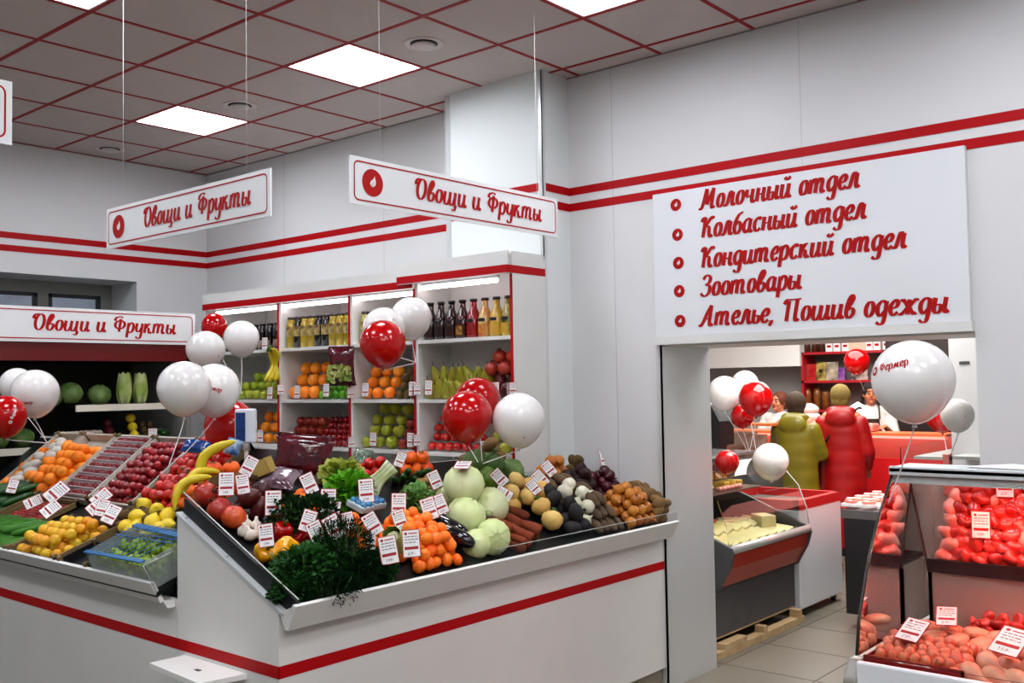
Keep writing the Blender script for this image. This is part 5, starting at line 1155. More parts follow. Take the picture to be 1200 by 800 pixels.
for i in range(5): spawn('cucumber', (-7.1, 4.08+.012*i, 1.41+.025*(i % 3)), Euler((1.4, .2, .2*i)), 1, 'dark cucumber at the right end of the lower chiller board', 'cucumbers in the chiller')
for i in range(4): spawn('savoy', (-7.14, 2.55+.17*i, 1.46), Euler((0, 0, i)), 1.0, 'green cabbage behind the balloons on the lower chiller board', 'cabbages behind the balloons')
for i in range(5): spawn('beet', (-7.1, 2.9+.08*i, 1.05+.05), Euler((0, 0, i)), 1.2, 'dark beetroot on the lowest visible chiller board', 'beetroots in the chiller')
# ------------------------------------------------------------------ price tags
CARD = [PAPER, F('tag_red_border', 'a8242c', .5), F('tag_grey_ink', '8c8688', .6)]
def tag_mesh(seed=0, digits='199', w=.058, h=.092):
    rnd = random.Random(seed); ms = []
    U_, Z_ = Vector((1, 0, 0)), Vector((0, 0, 1))
    b = MB(); b.box((-w/2-.0025, 0, -.0025), (w/2+.0025, .0012, h+.0025)); ms.append(('backing', b.data('backing', CARD[1])))
    b = MB(); b.box((-w/2, -.0006, 0), (w/2, 0, h)); ms.append(('card', b.data('card', PAPER)))
    b = MB(); b.box((-w*.42, -.0012, h*.27), (w*.42, -.0007, h*.38)); disc(b, (-w*.3, -.001, h*.88), U_, Z_, w*.09, 0, 10); b.box((-w*.14, -.0012, h*.86), (w*.4, -.0008, h*.9)); ms.append(('red_print', b.data('red_print', CARD[1])))
    b = MB()
    for k in range(3):
        z = h*(.74-.11*k); x = -w*.38
        while x < w*.3: l_ = rnd.uniform(.05, .16)*w*1.5; b.box((x, -.0011, z), (min(x+l_, w*.42), -.0008, z+h*.035)); x += l_+w*.04
    lettering(b, digits, w*.5, h*.09, (-w*.26, -.0011, h*.07), U_, Z_, Vector((0, -1, 0)), .2, .16)
    ms.append(('printed_lines', b.data('printed_lines', CARD[2]))); return ms
TAGM = [tag_mesh(i, d) for i, d in enumerate(('199-', '69-', '235-', '159-'))]
TN = [0]
def price_tag(loc, label, roll=0, tilt=-.25, yaw=None, s=1, flat=False, group=None):
    ms = TAGM[TN[0] % 4]; TN[0] += 1; loc = Vector(loc)
    if yaw is None: v = EYE-loc; yaw = math.atan2(v.x, -v.y)*.8+.12
    t = tag(put('price_tag', None, None, loc, None, s), label, 'price tag', group)
    R = Matrix.Rotation(yaw, 4, 'Z')@Matrix.Rotation(tilt, 4, 'X')@Matrix.Rotation(roll, 4, 'Y')
    t.matrix_world = Matrix.Translation(loc)@R@Matrix.Diagonal((s, s, s, 1))
    o_ = {}
    for nm_, me in ms: o_[nm_] = put(nm_, me, t if nm_ in ('backing', 'card') else o_['card'])
    return t
D2 = math.radians
tg = [(265, 580, 0, 1.05, 'upright price tag among the pomegranates'), (286, 578, -8, .9, 'price tag behind the mangoes'), (286, 556, 28, .95, 'narrow price tag leaning right beside the walnut carton'),
 (320, 603, 0, 1.1, 'price tag standing between mangoes and dark parsley'), (313, 640, -6, .95, 'price tag above the yellow peppers'), (367, 577, -24, 1.0, 'tilted price tag behind the pile of small mandarins'),
 (384, 600, 2, 1.1, 'price tag standing before the curly lettuce'), (357, 622, 18, .95, 'price tag half hidden behind a tilted one'), (376, 636, -24, 1.0, 'price tag leaning left over the red pepper'), (398, 630, -28, 1.1, 'wide price tag leaning beside the dill'),
 (410, 620, -12, .8, 'small price tag behind the dill'), (390, 607, 10, .8, 'small white price tag under the parsley tag'), (430, 588, -4, 1.15, 'tall price tag at the leeks'), (443, 625, -30, 1.05, 'price tag tilted left before the egg cartons'), (467, 604, 1, 1.1, 'price tag left of the mandarin pile top'),
 (472, 620, -18, .95, 'price tag stuck in the top left of the mandarin pile'), (458, 660, -10, 1.2, 'price tag at the napa cabbage, left one'), (483, 652, -4, 1.2, 'price tag with the large handwritten price on the front mandarins'), (507, 608, -18, 1.1, 'price tag behind the aubergines, left one'), (520, 601, -22, 1.0, 'price tag behind the aubergines, right one'),
 (514, 571, -24, .95, 'price tag in front of the persimmons'), (466, 546, 22, .8, 'small price tag before the tomatoes at the back'), (434, 645, 2, .7, 'small price tag half covered by celery leaves'),
 (649, 556, -38, .95, 'upper of two slanted price tags before the sweet potatoes'), (640, 568, -42, 1.0, 'lower of two slanted price tags before the sweet potatoes'), (592, 567, -42, 1.0, 'price tag by the green melons'), (631, 577, -40, .85, 'price tag between turnips'), (599, 583, -60, .95, 'price tag lying on the carrots'),
 (711, 545, -10, 1.05, 'price tag on a stick at the wall over the beetroots'), (769, 570, -14, 1.0, 'last price tag at the doorway end of the counter')]
for x, y, r, s, lb in tg: price_tag(onM(x, y, .11 if x < 540 else .13), lb, D2(-r)*-1 if False else D2(r)*-1*-1, s=s*1.0)
price_tag(onM(545, 548, .31)+Vector((.0, -.03, 0)), 'price tag lying flat on the uppermost white cabbage', D2(8), tilt=-1.35, s=1.25)
b = MB(); b.cyl((0, 0, -.09), (0, 0, .03), .002, 5); part('stick', b, M_GS, [o for o in C.objects if o.get('label', '').startswith('price tag on a stick')][0])
for x, y, r, s, lb in [(12, 577, 14, .9, 'price tag by the wrapped oranges crate'), (55, 585, 48, 1.35, 'large slanted price tag on the orange crate'), (29, 592, 65, 1.0, 'flat price tag over the strawberries'), (50, 603, 50, 1.05, 'slanted price tag over the light cucumbers'), (109, 590, 48, 1.1, 'slanted price tag in front of the plum crate, upper one'), (104, 600, 50, 1.05, 'slanted price tag in front of the plum crate, lower one'), (116, 604, 16, .95, 'price tag behind the apricots, left one'), (124, 612, 28, 1.05, 'price tag behind the apricots, right one')]:
    price_tag(onL(0, x, y, .1), lb, D2(r), tilt=-.5, s=s)
for x, y, z, lb in [(316, 468, 0, 'price tag on the board under the green apples'), (348, 467, 0, 'price tag on the board under the oranges of the middle unit'), (382, 465, 0, 'small price tag under the limes'), (428, 465, 0, 'price tag under the oranges of the narrow unit'), (305, 518, 0, 'price tag under the oranges of the first unit'), (340, 521, 0, 'price tag under the red apples of the middle unit'), (437, 523, 0, 'price tag under the yellow apples'), (481, 524, 0, 'price tag at the right end of the yellow apples'), (502, 463, 0, 'price tag under the pears'), (568, 535, 0, 'price tag between red and white balloon in the tall unit'), (580, 466, 0, 'price tag under the dark mangoes of the tall unit'), (483, 464, 0, 'price tag beside the kiwis'), (310, 410, 0, 'price tag on the dark jars')]:
    price_tag(aty(x, y, YF-.012)+Vector((0, 0, .004)), lb, 0, tilt=-.05, yaw=.1, s=.95)
for i, (x, y) in enumerate([(326, 462), (326, 520), (409, 524), (408, 466), (486, 462), (486, 522), (598, 462)]):
    for k in (-1, 1): price_tag(aty(x+k*3, y, YF-.02), 'tag clipped to the shelf edge, facing %s, ' % ('left' if k < 0 else 'right') + ('under the first unit bananas', 'low on the first upright', 'low on the second upright', 'high on the second upright', 'high on the third upright', 'low on the third upright', 'at the right end of the pears')[i], 0, tilt=0, yaw=.2+k*.9, s=.75)
for x, y, lb in [(101, 522, 'price tag on the chiller rail under the mushrooms'), (179, 517, 'price tag on the chiller rail under the kiwis')]: price_tag(atx(x, y, -7.0), lb, 0, 0, yaw=PI/2*.8, s=1.05)
# ------------------------------------------------------------------ balloons
BW = F('white_balloon', 'eae8e6', .22, coat=.5, sss=.0); BR = F('red_balloon', 'b40610', .14, coat=.25); RIB = F('white_ribbon', 'd8cfcf', .5)
def bal_mesh():
    pr = []
    for i in range(21):
        a = PI*i/20; z = -math.cos(a); r = math.sin(a)
        if z < 0: z *= 1+.12*z*z; r *= 1-.05*z*z
        pr.append((max(r, 0) if 0 < i < 20 else 0, z))
    return MB().lathe(pr, 40)
BMW, BMR = bal_mesh().data('balloon', BW), bal_mesh().data('balloon', BR)
KN = MB().lathe([(0, -1.06), (.03, -1.1), (.05, -1.13), (.075, -1.2), (0, -1.19)], 10)
KNW, KNR = KN.data('knot', BW), KN.data('knot', BR)
def balloon(px, py, rp, dep, red, label, anchor=None, prt=None, tilt=(0, 0), squash=1.0):
    c = atd(px, py, dep); r = rp*dep/FPX; v = EYE-c; yaw = math.atan2(v.x, -v.y)
    o = tag(put('balloon', BMR if red else BMW, None, c, (tilt[0], tilt[1], yaw), (r, r, r*squash)), label, 'balloon')
    put('knot', KNR if red else KNW, o)
    bpy.context.view_layer.update()
    if anchor is not None:
        k = o.matrix_world@Vector((0, 0, -1.16)); a = Vector(anchor); inv = o.matrix_world.inverted()
        d = a-k; side = Vector((.2, .1, 0))*d.length*.06
        pts = cat([k, k+d*.33+side, k+d*.7+side*.6, a], 5); b = MB(); b.tube([inv@p for p in pts], .0035/r if False else .0028/r, 4); part('ribbon', b, RIB, o)
    if prt:
        lon, lat, wid, rot, txt = prt; b = MB(); sz = wid/6; cr, sr = math.cos(rot), math.sin(rot); ink = REDP if not red else SIGNW
        def W(q, e=0):
            x, y = q.x-wid/2, q.y; x, y = x*cr-y*sr, x*sr+y*cr; lo, la = lon+x, lat+y; R = 1.006+e
            return Vector((math.sin(lo)*math.cos(la), -math.cos(lo)*math.cos(la), math.sin(la)))*R
        if txt: lettering(b, 'Фермер', wid, sz, (0, 0, 0), (1, 0, 0), (0, 0, 1), (0, 0, 0), wrap=W); part('print', b, ink, o)
        b = MB(); n = 20; rr = wid*.14
        for m_, R_ in ((0, 1), (1, .5)):
            b.add([W(Vector((-.24*wid*(1 if txt else -2.08)+math.cos(2*PI*i/n)*rr*R_, sz*.5+math.sin(2*PI*i/n)*rr*R_, 0)), .003*m_) for i in range(n)], [tuple(range(n))], m_)
        part('round_print', b, [ink, SIGNW if not red else BR], o)
    return o
A = lambda px, py, d: atd(px, py, d)
balloon(251, 383, 15, 6.7, True, 'small red balloon behind two white ones at the first shelf unit', A(280, 462, 6.4), squash=1.1)
balloon(283, 396, 20.5, 6.2, False, 'white balloon in front of the dark jars', A(282, 462, 6.0))
balloon(241, 409, 22.5, 5.9, False, 'white balloon with a small round print, above the pair over the left counter', A(283, 462, 6.0), prt=(.75, -.45, .35, 0, False), squash=.95)
balloon(251, 456, 30, 5.1, False, 'white balloon with slanted red lettering over the left counter', A(213, 535, 4.85), prt=(-.1, -.02, .75, -.3, True))
balloon(216, 454, 31, 4.8, False, 'plain white balloon covering the edge of the lettered one', A(198, 545, 4.6))
balloon(270, 500, 30, 5.35, True, 'red balloon behind the pole scale', A(262, 548, 5.3), squash=1.05)
balloon(20, 451, 20, 6.3, False, 'white balloon at the left picture edge, furthest back of its bunch', A(56, 519, 6.0))
balloon(41, 460, 27, 5.9, False, 'white balloon with red lettering low on it, at the left edge', A(55, 519, 5.6), prt=(-.45, -.5, .7, .0, True))
balloon(6, 487, 24, 5.6, True, 'red balloon cut by the left picture edge', A(54, 519, 5.5), prt=(.45, .1, .6, 1.2, True))
balloon(482, 372, 24, 6.0, False, 'white balloon pressed against the tall shelf unit edge', A(487, 425, 5.8))
balloon(450, 385, 25, 5.8, False, 'white balloon with a small print right behind the red one', A(486, 424, 5.7), prt=(.5, .35, .3, 0, False))
balloon(448.5, 402, 27, 5.5, True, 'red balloon in front of the narrow shelf unit', A(485, 426, 5.4))
balloon(560, 469, 27, 5.4, True, 'red balloon mostly hidden behind another over the front counter', A(565, 540, 5.2))
balloon(547.5, 487, 29.5, 5.0, True, 'shiny red balloon over the topmost white cabbage', A(560, 541, 4.9))
balloon(608, 491, 31, 5.0, False, 'white balloon with a small round emblem in front of the tall unit side', A(566, 543, 4.9), prt=(.25, -.75, .32, 0, False))
balloon(873, 450, 16, 8.3, False, 'white balloon at the back of the bunch beyond the doorway', A(886, 528, 8.0))
balloon(849, 460, 19.5, 7.9, False, 'white balloon beside the door jamb beyond the doorway', A(877, 530, 7.8))
balloon(870, 487, 13.5, 7.9, True, 'small red balloon under the larger red one beyond the doorway', A(878, 529, 7.8))
balloon(885.5, 466, 20, 7.6, True, 'shiny red balloon leading the bunch beyond the doorway', A(878, 530, 7.6))
balloon(903, 540, 21, 7.3, False, 'white balloon lying behind the cheese case glass')
balloon(852, 541, 14, 7.0, True, 'red balloon resting on the steel top of the cheese case')
balloon(1004, 423, 14.5, 10.4, True, 'red balloon hanging before the wall rack', A(1013, 458, 10.5))
balloon(1122, 486, 19, 5.75, False, 'white balloon with a tiny round print beside the passage wall', A(1114, 532, 5.9), prt=(.45, -.1, .3, 0, False))
balloon(1104, 486, 19, 7.9, True, 'red balloon half hidden behind the very large white one', A(1110, 530, 7.7))
bb = balloon(1070, 445, 46.5, 3.4, False, 'very large white balloon with red lettering over the meat case', A(1041, 590, 3.45), prt=(-.5, .3, .85, .22, True))
# ------------------------------------------------------------------ meat in the foreground case
random.seed(31)
MTR = F('raw_red_meat', 'b02a22', .28, col2='d05a48', nscale=22, obj2='9c2018', coat=.4); MTP = F('raw_chicken_skin', 'e0a88c', .3, col2='d48a74', nscale=14, obj2='e8bca4', coat=.35)
MTG = F('pink_giblet', 'd07a5c', .3, col2='c45c48', nscale=20, obj2='da8c6c', coat=.4); MTF = F('pale_fat_meat', 'dc9c90', .3, col2='c2544a', nscale=26, obj2='e0aca0', coat=.4)
K('giblet', 'chicken_gizzard', 'meat', lambda: pebble(.021, .019, .018, .22, 40, 5, 12, 8), MTG)
K('chunk', 'meat_chunk', 'meat', lambda: pebble(.03, .024, .018, .62, 38, 6, 18, 11), MTR)
K('chunk_b', 'meat_chunk', 'meat', lambda: pebble(.028, .022, .02, .5, 36, 9, 14, 9), MTF)
K('thigh', 'chicken_thigh', 'meat', lambda: MB().ell((0, 0, 0), (.058, .038, .022), 16, 10, fn=lambda v: Vector((v.x, v.y*(1-.35*v.x/.058), v.z*(1-.25*v.x/.058)))*(1+.12*pnoise(v*22))), MTP)
K('leg', 'chicken_drumstick', 'meat', lambda: MB().tube(cat([(-.05, 0, 0), (-.02, 0, .004), (.02, 0, .003), (.06, 0, 0), (.08, 0, 0)], 4), .03, 12, rs=[.008, .018, .025, .03, .032, .033, .032, .029, .024, .019, .015, .012, .0105, .010, .011, .013, .009]), MTP, [lambda: (lambda b: ('bone_end', b.ell((.084, 0, 0), (.01, .012, .011), 8, 6), F('bone', 'e4d8c8', .4)))(MB())])
K('breast', 'chicken_fillet', 'meat', lambda: MB().ell((0, 0, 0), (.075, .045, .028), 18, 10, fn=lambda v: Vector((v.x, v.y*(1-.4*v.x/.075), v.z))*(1+.1*pnoise(v*16))), F('fillet_pink', 'e2a090', .25, col2='d68878', nscale=9, obj2='e8b4a4', coat=.5))
DZ0 = zf-.055
def lump(key, px, py, z, label, group, sc=1, rz=None, flat=.3):
    spawn(key, atz(px, py, z), Euler((random.uniform(-flat, flat), random.uniform(-flat, flat), random.uniform(0, 6.3) if rz is None else rz)), sc*random.uniform(.92, 1.1), label, group)
# red tray at the front left
a, c = atz(1008, 772, DZ0+.02), atz(1133, 790, DZ0+.02)
tr = thing('meat_tray', 'dark red plastic tray of small pink giblets at the front of the case', 'tray', (a.x+.035, yf+.03, DZ0+.0)); W_ = c.x-a.x-.02; RT_ = F('tray_red', '8c0c12', .3)
for p, q in (((0, 0, 0), (W_, .26, .005)), ((0, 0, 0), (W_, .006, .055)), ((0, .254, 0), (W_, .26, .05)), ((0, 0, 0), (.006, .26, .05)), ((W_-.006, 0, 0), (W_, .26, .05))): b = MB(); b.box(p, q); part('tray_wall', b, RT_, tr)
x0 = a.x+.06
for L in range(2):
    for j in range(6-L):
        for i in range(8-L): spawn('giblet', (x0+.038*(i+.5*L+.3*(j % 2)), yf+.06+.037*(j+.5*L), DZ0+.03+.022*L+.008*j), Euler((random.uniform(0, 6), random.uniform(0, 6), 0)), random.uniform(.95, 1.2), 'small pink giblet in the dark red tray', 'giblets in the red tray')
for j, (y_, z_) in enumerate([(yf+.33, .05), (yf+.39, .065), (yf+.45, .08)]):
    for i in range(6): spawn('thigh', (MX0+.11+.085*i+.03*(j % 2), y_, DZ0+z_), Euler((random.uniform(-.3, .1), random.uniform(-.3, .3), random.uniform(.2, 1.4))), random.uniform(.9, 1.1), 'pale chicken thigh in the layer behind the red tray', 'chicken thighs')
for L in range(3):
    for j in range(4-L):
        for i in range(5-L): spawn('chunk', (MX0+.22+.05*(i+.5*L), yf+.52+.045*(j+.5*L), DZ0+.035+.03*L+.02*j), Euler((random.uniform(0, 6), random.uniform(0, 6), 0)), random.uniform(.85, 1.1), 'bright red meat chunk in the heap at the back left of the case', 'red chunks at the back left')
        for i in range(6-L): spawn('chunk_b', (MX0+.46+.05*(i+.5*L), yf+.46+.05*(j+.5*L), DZ0+.035+.03*L+.02*j), Euler((random.uniform(0, 6), random.uniform(0, 6), 0)), random.uniform(.9, 1.15), 'fatty pink meat piece in the heap behind the thighs', 'fatty pink pieces')
for i in range(4): spawn('breast', (MX0+.8+.06*(i % 2), yf+.42+.08*i, DZ0+.07+.01*i), Euler((.1, .1, 1.9+.2*i)), 1.25, 'large pale chicken fillet in the stack at the right picture edge', 'large fillets')
for i in range(14): spawn('leg', (MX0+.36+.07*(i % 6)+.03*(i//6), yf+.07+.09*(i//6), DZ0+.035+.02*(i//6)), Euler((0, .1, random.uniform(-.7, -.2)+(.4 if i > 6 else 0))), random.uniform(.95, 1.1), 'chicken drumstick in the row right of the red tray', 'chicken drumsticks')
for i in range(8): spawn('thigh', (MX0+.5+.085*(i % 4), yf+.24+.07*(i//4), DZ0+.085), Euler((0, .2, random.uniform(0, 2))), 1.05, 'chicken thigh lying above the drumsticks', 'thighs above the drumsticks')
for j in range(8):
    for i in range(17):
        z_ = RZ+.03+.042*j; spawn('chunk' if (i*j+i) % 9 else 'chunk_b', (SX+.05+.047*i+.02*(j % 2), 4.035+.024*j, z_), Euler((random.uniform(0, 6), random.uniform(0, 6), 0)), random.uniform(1.3, 1.6), 'red meat chunk on the added rear step, standing in for a reflection', 'reflection meat on the added rear step')  # solid chunks take the place of a reflected heap
for px, py, z, ro, s, lb in [(1117, 694, DZ0+.16, .15, 1.25, 'price tag lying between the two heaps of red chunks'), (1109, 724, DZ0+.12, -.1, 1.15, 'price tag lying on the pale thighs'), (1061, 741, DZ0+.1, .25, 1.3, 'price tag lying at the back of the red tray'), (1174, 757, DZ0+.12, .3, 1.5, 'largest price tag, lying on the drumsticks')]:
    price_tag(atz(px, py+8, z), lb, ro, tilt=-1.15, yaw=.15, s=s)
price_tag(aty(1150, 630, 4.02), 'upright price tag stuck in the meat standing in for a reflection', .0, tilt=-.1, yaw=.25, s=1.05)
price_tag(aty(1178, 582, 4.12), 'price tag near the top of the meat standing in for a reflection', .0, tilt=-.1, yaw=.25, s=1.0)
area('meat_lamp', (-.45, yt+.12, zt_-.05), (1.4, .12), 7, (1, .22, .16), (0, 0, 0))
b = MB(); b.add([(-.13, -.02, 0), (.1, -.04, 0), (.13, .03, .004), (.02, .05, .012), (-.1, .04, .002)], [(0, 1, 2, 3, 4)]); b.add([(x, y, z-.003) for x, y, z in b.v[:5]], [(4, 3, 2, 1, 0)])
solo('crumpled_paper', b, PAPER, 'crumpled white paper on the steel top of the meat case', 'paper', loc=(-.98, yt+.1, zt_+.034))
# pink packs in the second meat counter
for i in range(12):
    p = Vector((-2.83+.13*(i % 3), 7.1+.17*(i//3), .86)); t = thing('meat_pack', 'white labelled pack of pink meat in the far meat counter', 'packs', p, 'packs in the far meat counter', (0, 0, random.uniform(-.3, .3)))
    b = MB(); b.box((-.055, -.07, 0), (.055, .07, .02)); part('tray', b, PAPER, t); b = MB(); b.ell((0, 0, .03), (.05, .06, .025), 10, 6); part('meat', b, MTF, t); b = MB(); b.box((-.03, -.03, .054), (.03, .03, .056)); part('label_card', b, PAPER, t)
area('meat_lamp_far', (-2.5, 8.0, 1.22), (.3, 2.0), 6, (1, .3, .25), (0, 0, 0))
area('deli_red_lamp', (-4.6, 10.0, 1.2), (3.0, .2), 5, (1, .25, .2), (0, 0, 0))
# ------------------------------------------------------------------ cheese case goods
random.seed(8)
CH1 = F('cheese_ivory', 'dcd2a8', .45, col2='d2c698', nscale=8); CH2 = F('cheese_yellow', 'd8b850', .4, col2='ccaa44', nscale=8)
def wedge(w, l, h):
    b = MB(); b.prism([(0, 0, 0), (w, 0, 0), (w*.9, l, 0), (w*.1, l, 0)], (0, 0, h)); return b
for i in range(16):
    r_, c_ = divmod(i, 8); o = solo('cheese_slab', wedge(.1, .2, .035), CH1, 'flat ivory cheese slab in the overlapping rows at the front of the cheese case', 'cheese', 'ivory cheese slabs', loc=(FX-.1-.2*r_, QY0+.1+.135*c_, .645+.04*r_), rot=(.12, -.25, 1.57)); bevel(o, .004)
for i, (x, y, z, m, lb) in enumerate([(-.5, .25, .66, CH2, 'yellow cheese block behind the ivory slabs, near end'), (-.5, .55, .66, CH2, 'yellow cheese block in the middle behind the ivory slabs'), (-.5, .85, .66, CH1, 'ivory cheese block behind the slabs'), (-.28, 1.02, .69, CH1, 'tall cheese wedge standing at the far end of the case'), (-.62, .1, .66, CH2, 'yellow cheese wedge next to the orange packets')]):
    b = MB(); b.box((-.06, -.09, 0), (.06, .09, .1)); bevel(solo('cheese_block', b, m, lb, 'cheese', loc=(FX+x, QY0+y, z), rot=(0, 0, .3*i)), .008)
for i in range(8): b = MB(); b.ell((0, 0, 0), (.035, .045, .03), 8, 6, fn=lambda v: v*(1+.2*pnoise(v*30+Vector((i, 0, 0))))); solo('orange_packet', b, F('orange_pack', 'd0601c', .3, col2='a83c14', nscale=40), 'orange snack packet at the back left of the cheese case', 'packet', 'orange packets', loc=(FX-.66+.06*(i % 2), QY0+.35+.08*(i//2), .68+.02*(i % 2)))
b = MB(); b.box((-.12, -.2, 0), (.1, .2, .012)); solo('red_card', b, F('card_red', 'b43228', .4), 'red card lying at the near end of the cheese case', 'card', loc=(FX-.4, QY0+.2, .78), rot=(0, -.3, .1))
for i in range(14): b = MB(); b.ell((0, 0, 0), (.045, .05, .032), 10, 7, fn=lambda v: v*(1+.15*pnoise(v*25+Vector((i, 0, 0))))); solo('curd_ball', b, F('curd_white', 'd8dab0', .4, col2='c8cc90', nscale=10), 'pale round cheese on the glass shelf of the cheese case', 'cheese', 'pale round cheeses', loc=(FX-.5-.11*(i % 3), QY0+.08+.085*(i//2), 1.012+.03*(i % 2)))
for i in range(6): b = MB(); b.box((-.06, -.04, 0), (.06, .04, .05)); bevel(solo('cheese_pack', b, CH2, 'yellow wrapped cheese pack at the far end of the glass shelf', 'cheese', 'yellow cheese packs', loc=(FX-.52-.13*(i % 2), QY0+.82+.1*(i//2), .984+.052*(i % 2))), .006)
for i in range(6): b = MB(); b.ell((0, 0, 0), (.03, .03, .02), 8, 6); solo('sausage_slice', b, MTF, 'pinkish slice between cheeses on the glass shelf', 'sausage', 'pinkish slices', loc=(FX-.42, QY0+.62+.06*i, 1.0))
# ------------------------------------------------------------------ goods at the far wall
rkx = rk0
def at_rack(px, z, back=.12): p = aty(px, 440, 11.45+back); return Vector((p.x, 11.45+back, z))
for i, px in enumerate((947, 956, 964)): b = MB(); b.lathe([(0, 0), (.04, 0), (.04, .12), (.03, .14), (0, .14)], 12); solo('preserve_jar', b, F('brown_preserve', '4a2c20', .3, col2='6c4430', nscale=20), 'brown preserve jar standing on top of the wall rack', 'jar', 'brown jars on the rack', loc=at_rack(px, zs[0]))
for i, px in enumerate((974, 983, 993, 1021, 1030, 1041)): 
    t = thing('carton_box', 'white carton with red mark on top of the wall rack', 'carton', at_rack(px, zs[0]), 'white cartons on the rack')
    b = MB(); b.box((-.04, -.04, 0), (.04, .04, .14)); part('box', b, PAPER, t); b = MB(); b.box((-.025, -.041, .05), (.025, -.0402, .08)); part('red_mark', b, REDP, t)
b = MB(); b.box((-.1, -.05, 0), (.1, .05, .16)); solo('gift_box', b, F('gift_cream', 'dcc8b8', .5), 'wide cream box at the middle of the rack top', 'box', loc=at_rack(1007, zs[0]))
for px, w_, h_, c1, c2, lb in ((951, .2, .2, '9c1420', 'b84040', 'red packet at the left of the middle rack board'), (963, .12, .22, '2a2418', 'c8b878', 'black and gold coffee pack on the rack'), (976, .15, .22, 'c8c0b0', '8c8478', 'silver coffee pack on the rack'), (985, .12, .15, '6c3c8c', 'a878b0', 'purple tea box on the rack'), (1008, .2, .14, '281c20', 'c8b8b0', 'dark box with pale lettering under the red balloon')):
    b = MB(); b.hull8([(-w_/2, -.03, 0), (w_/2, -.03, 0), (w_/2, .03, 0), (-w_/2, .03, 0), (-w_/2*.95, -.008, h_), (w_/2*.95, -.008, h_), (w_/2*.95, .008, h_), (-w_/2*.95, .008, h_)]); solo('coffee_pack', b, F('pack_'+c1, c1, .25, col2=c2, nscale=12, coat=.4), lb, 'packet', loc=at_rack(px, zs[1]))
for i, px in enumerate((946, 957, 967)): b = MB(); b.lathe([(0, 0), (.045, 0), (.045, .2), (.04, .22), (.03, .26 if i < 2 else .2), (0, .26 if i < 2 else .2)], 12); solo('pasta_jar', b, F('amber_jar', '9c6c34', .3, col2='7c5028', nscale=20, coat=.4), 'amber jar on the lowest rack board, %s' % ('leftmost', 'the tall one in the middle', 'the short one at the right')[i], 'jar', loc=at_rack(px, zs[2]))
for i, (px, py) in enumerate([(949, 505), (949, 497), (948, 488), (948, 479)]):
    b = MB(); b.ell((0, 0, 0), (.13-.01*i, .12, .06), 14, 8, fn=lambda v: v*(1+.2*pnoise(v*14+Vector((i*2, 0, 0))))); p = aty(px, py, 10.02); solo('white_parcel', b, F('white_film', 'dcd4d0', .3, coat=.3), 'white wrapped parcel in the stack on the counter between the customers', 'parcel', 'white parcels in the stack', loc=p)
for i, (px, py) in enumerate([(862, 522), (873, 521), (884, 524)]):
    p = aty(px, py, 8.4); b = MB(); b.prism([(-.07, 0, -.12), (.07, 0, -.12), (.09, 0, .12), (-.09, 0, .12)], (0, .09, 0)); t = solo('bread_bag', b, F('bread_bag_film', 'b09c90', .25, col2='8a5a40', nscale=7, coat=.5), 'clear bag of bread standing beneath the balloon bunch', 'bag', 'bread bags', loc=p)
    if i == 0: bs = p.z-.12
t = thing('bakery_stand', 'low dark stand with an orange upper board behind the cheese case', 'stand', (aty(872, 540, 8.4).x, 8.4, 0)); b = MB(); b.box((-.28, -.05, 0), (.28, .3, bs)); part('body', b, DARKG, t); b = MB(); b.box((-.3, .12, bs+.3), (.22, .3, bs+.325)); part('board', b, F('orange_board', 'd88a58', .4), t)
for x in (-.28, .2): b = MB(); b.box((x, .27, bs), (x+.02, .29, bs+.3)); part('post', b, STEEL, t)
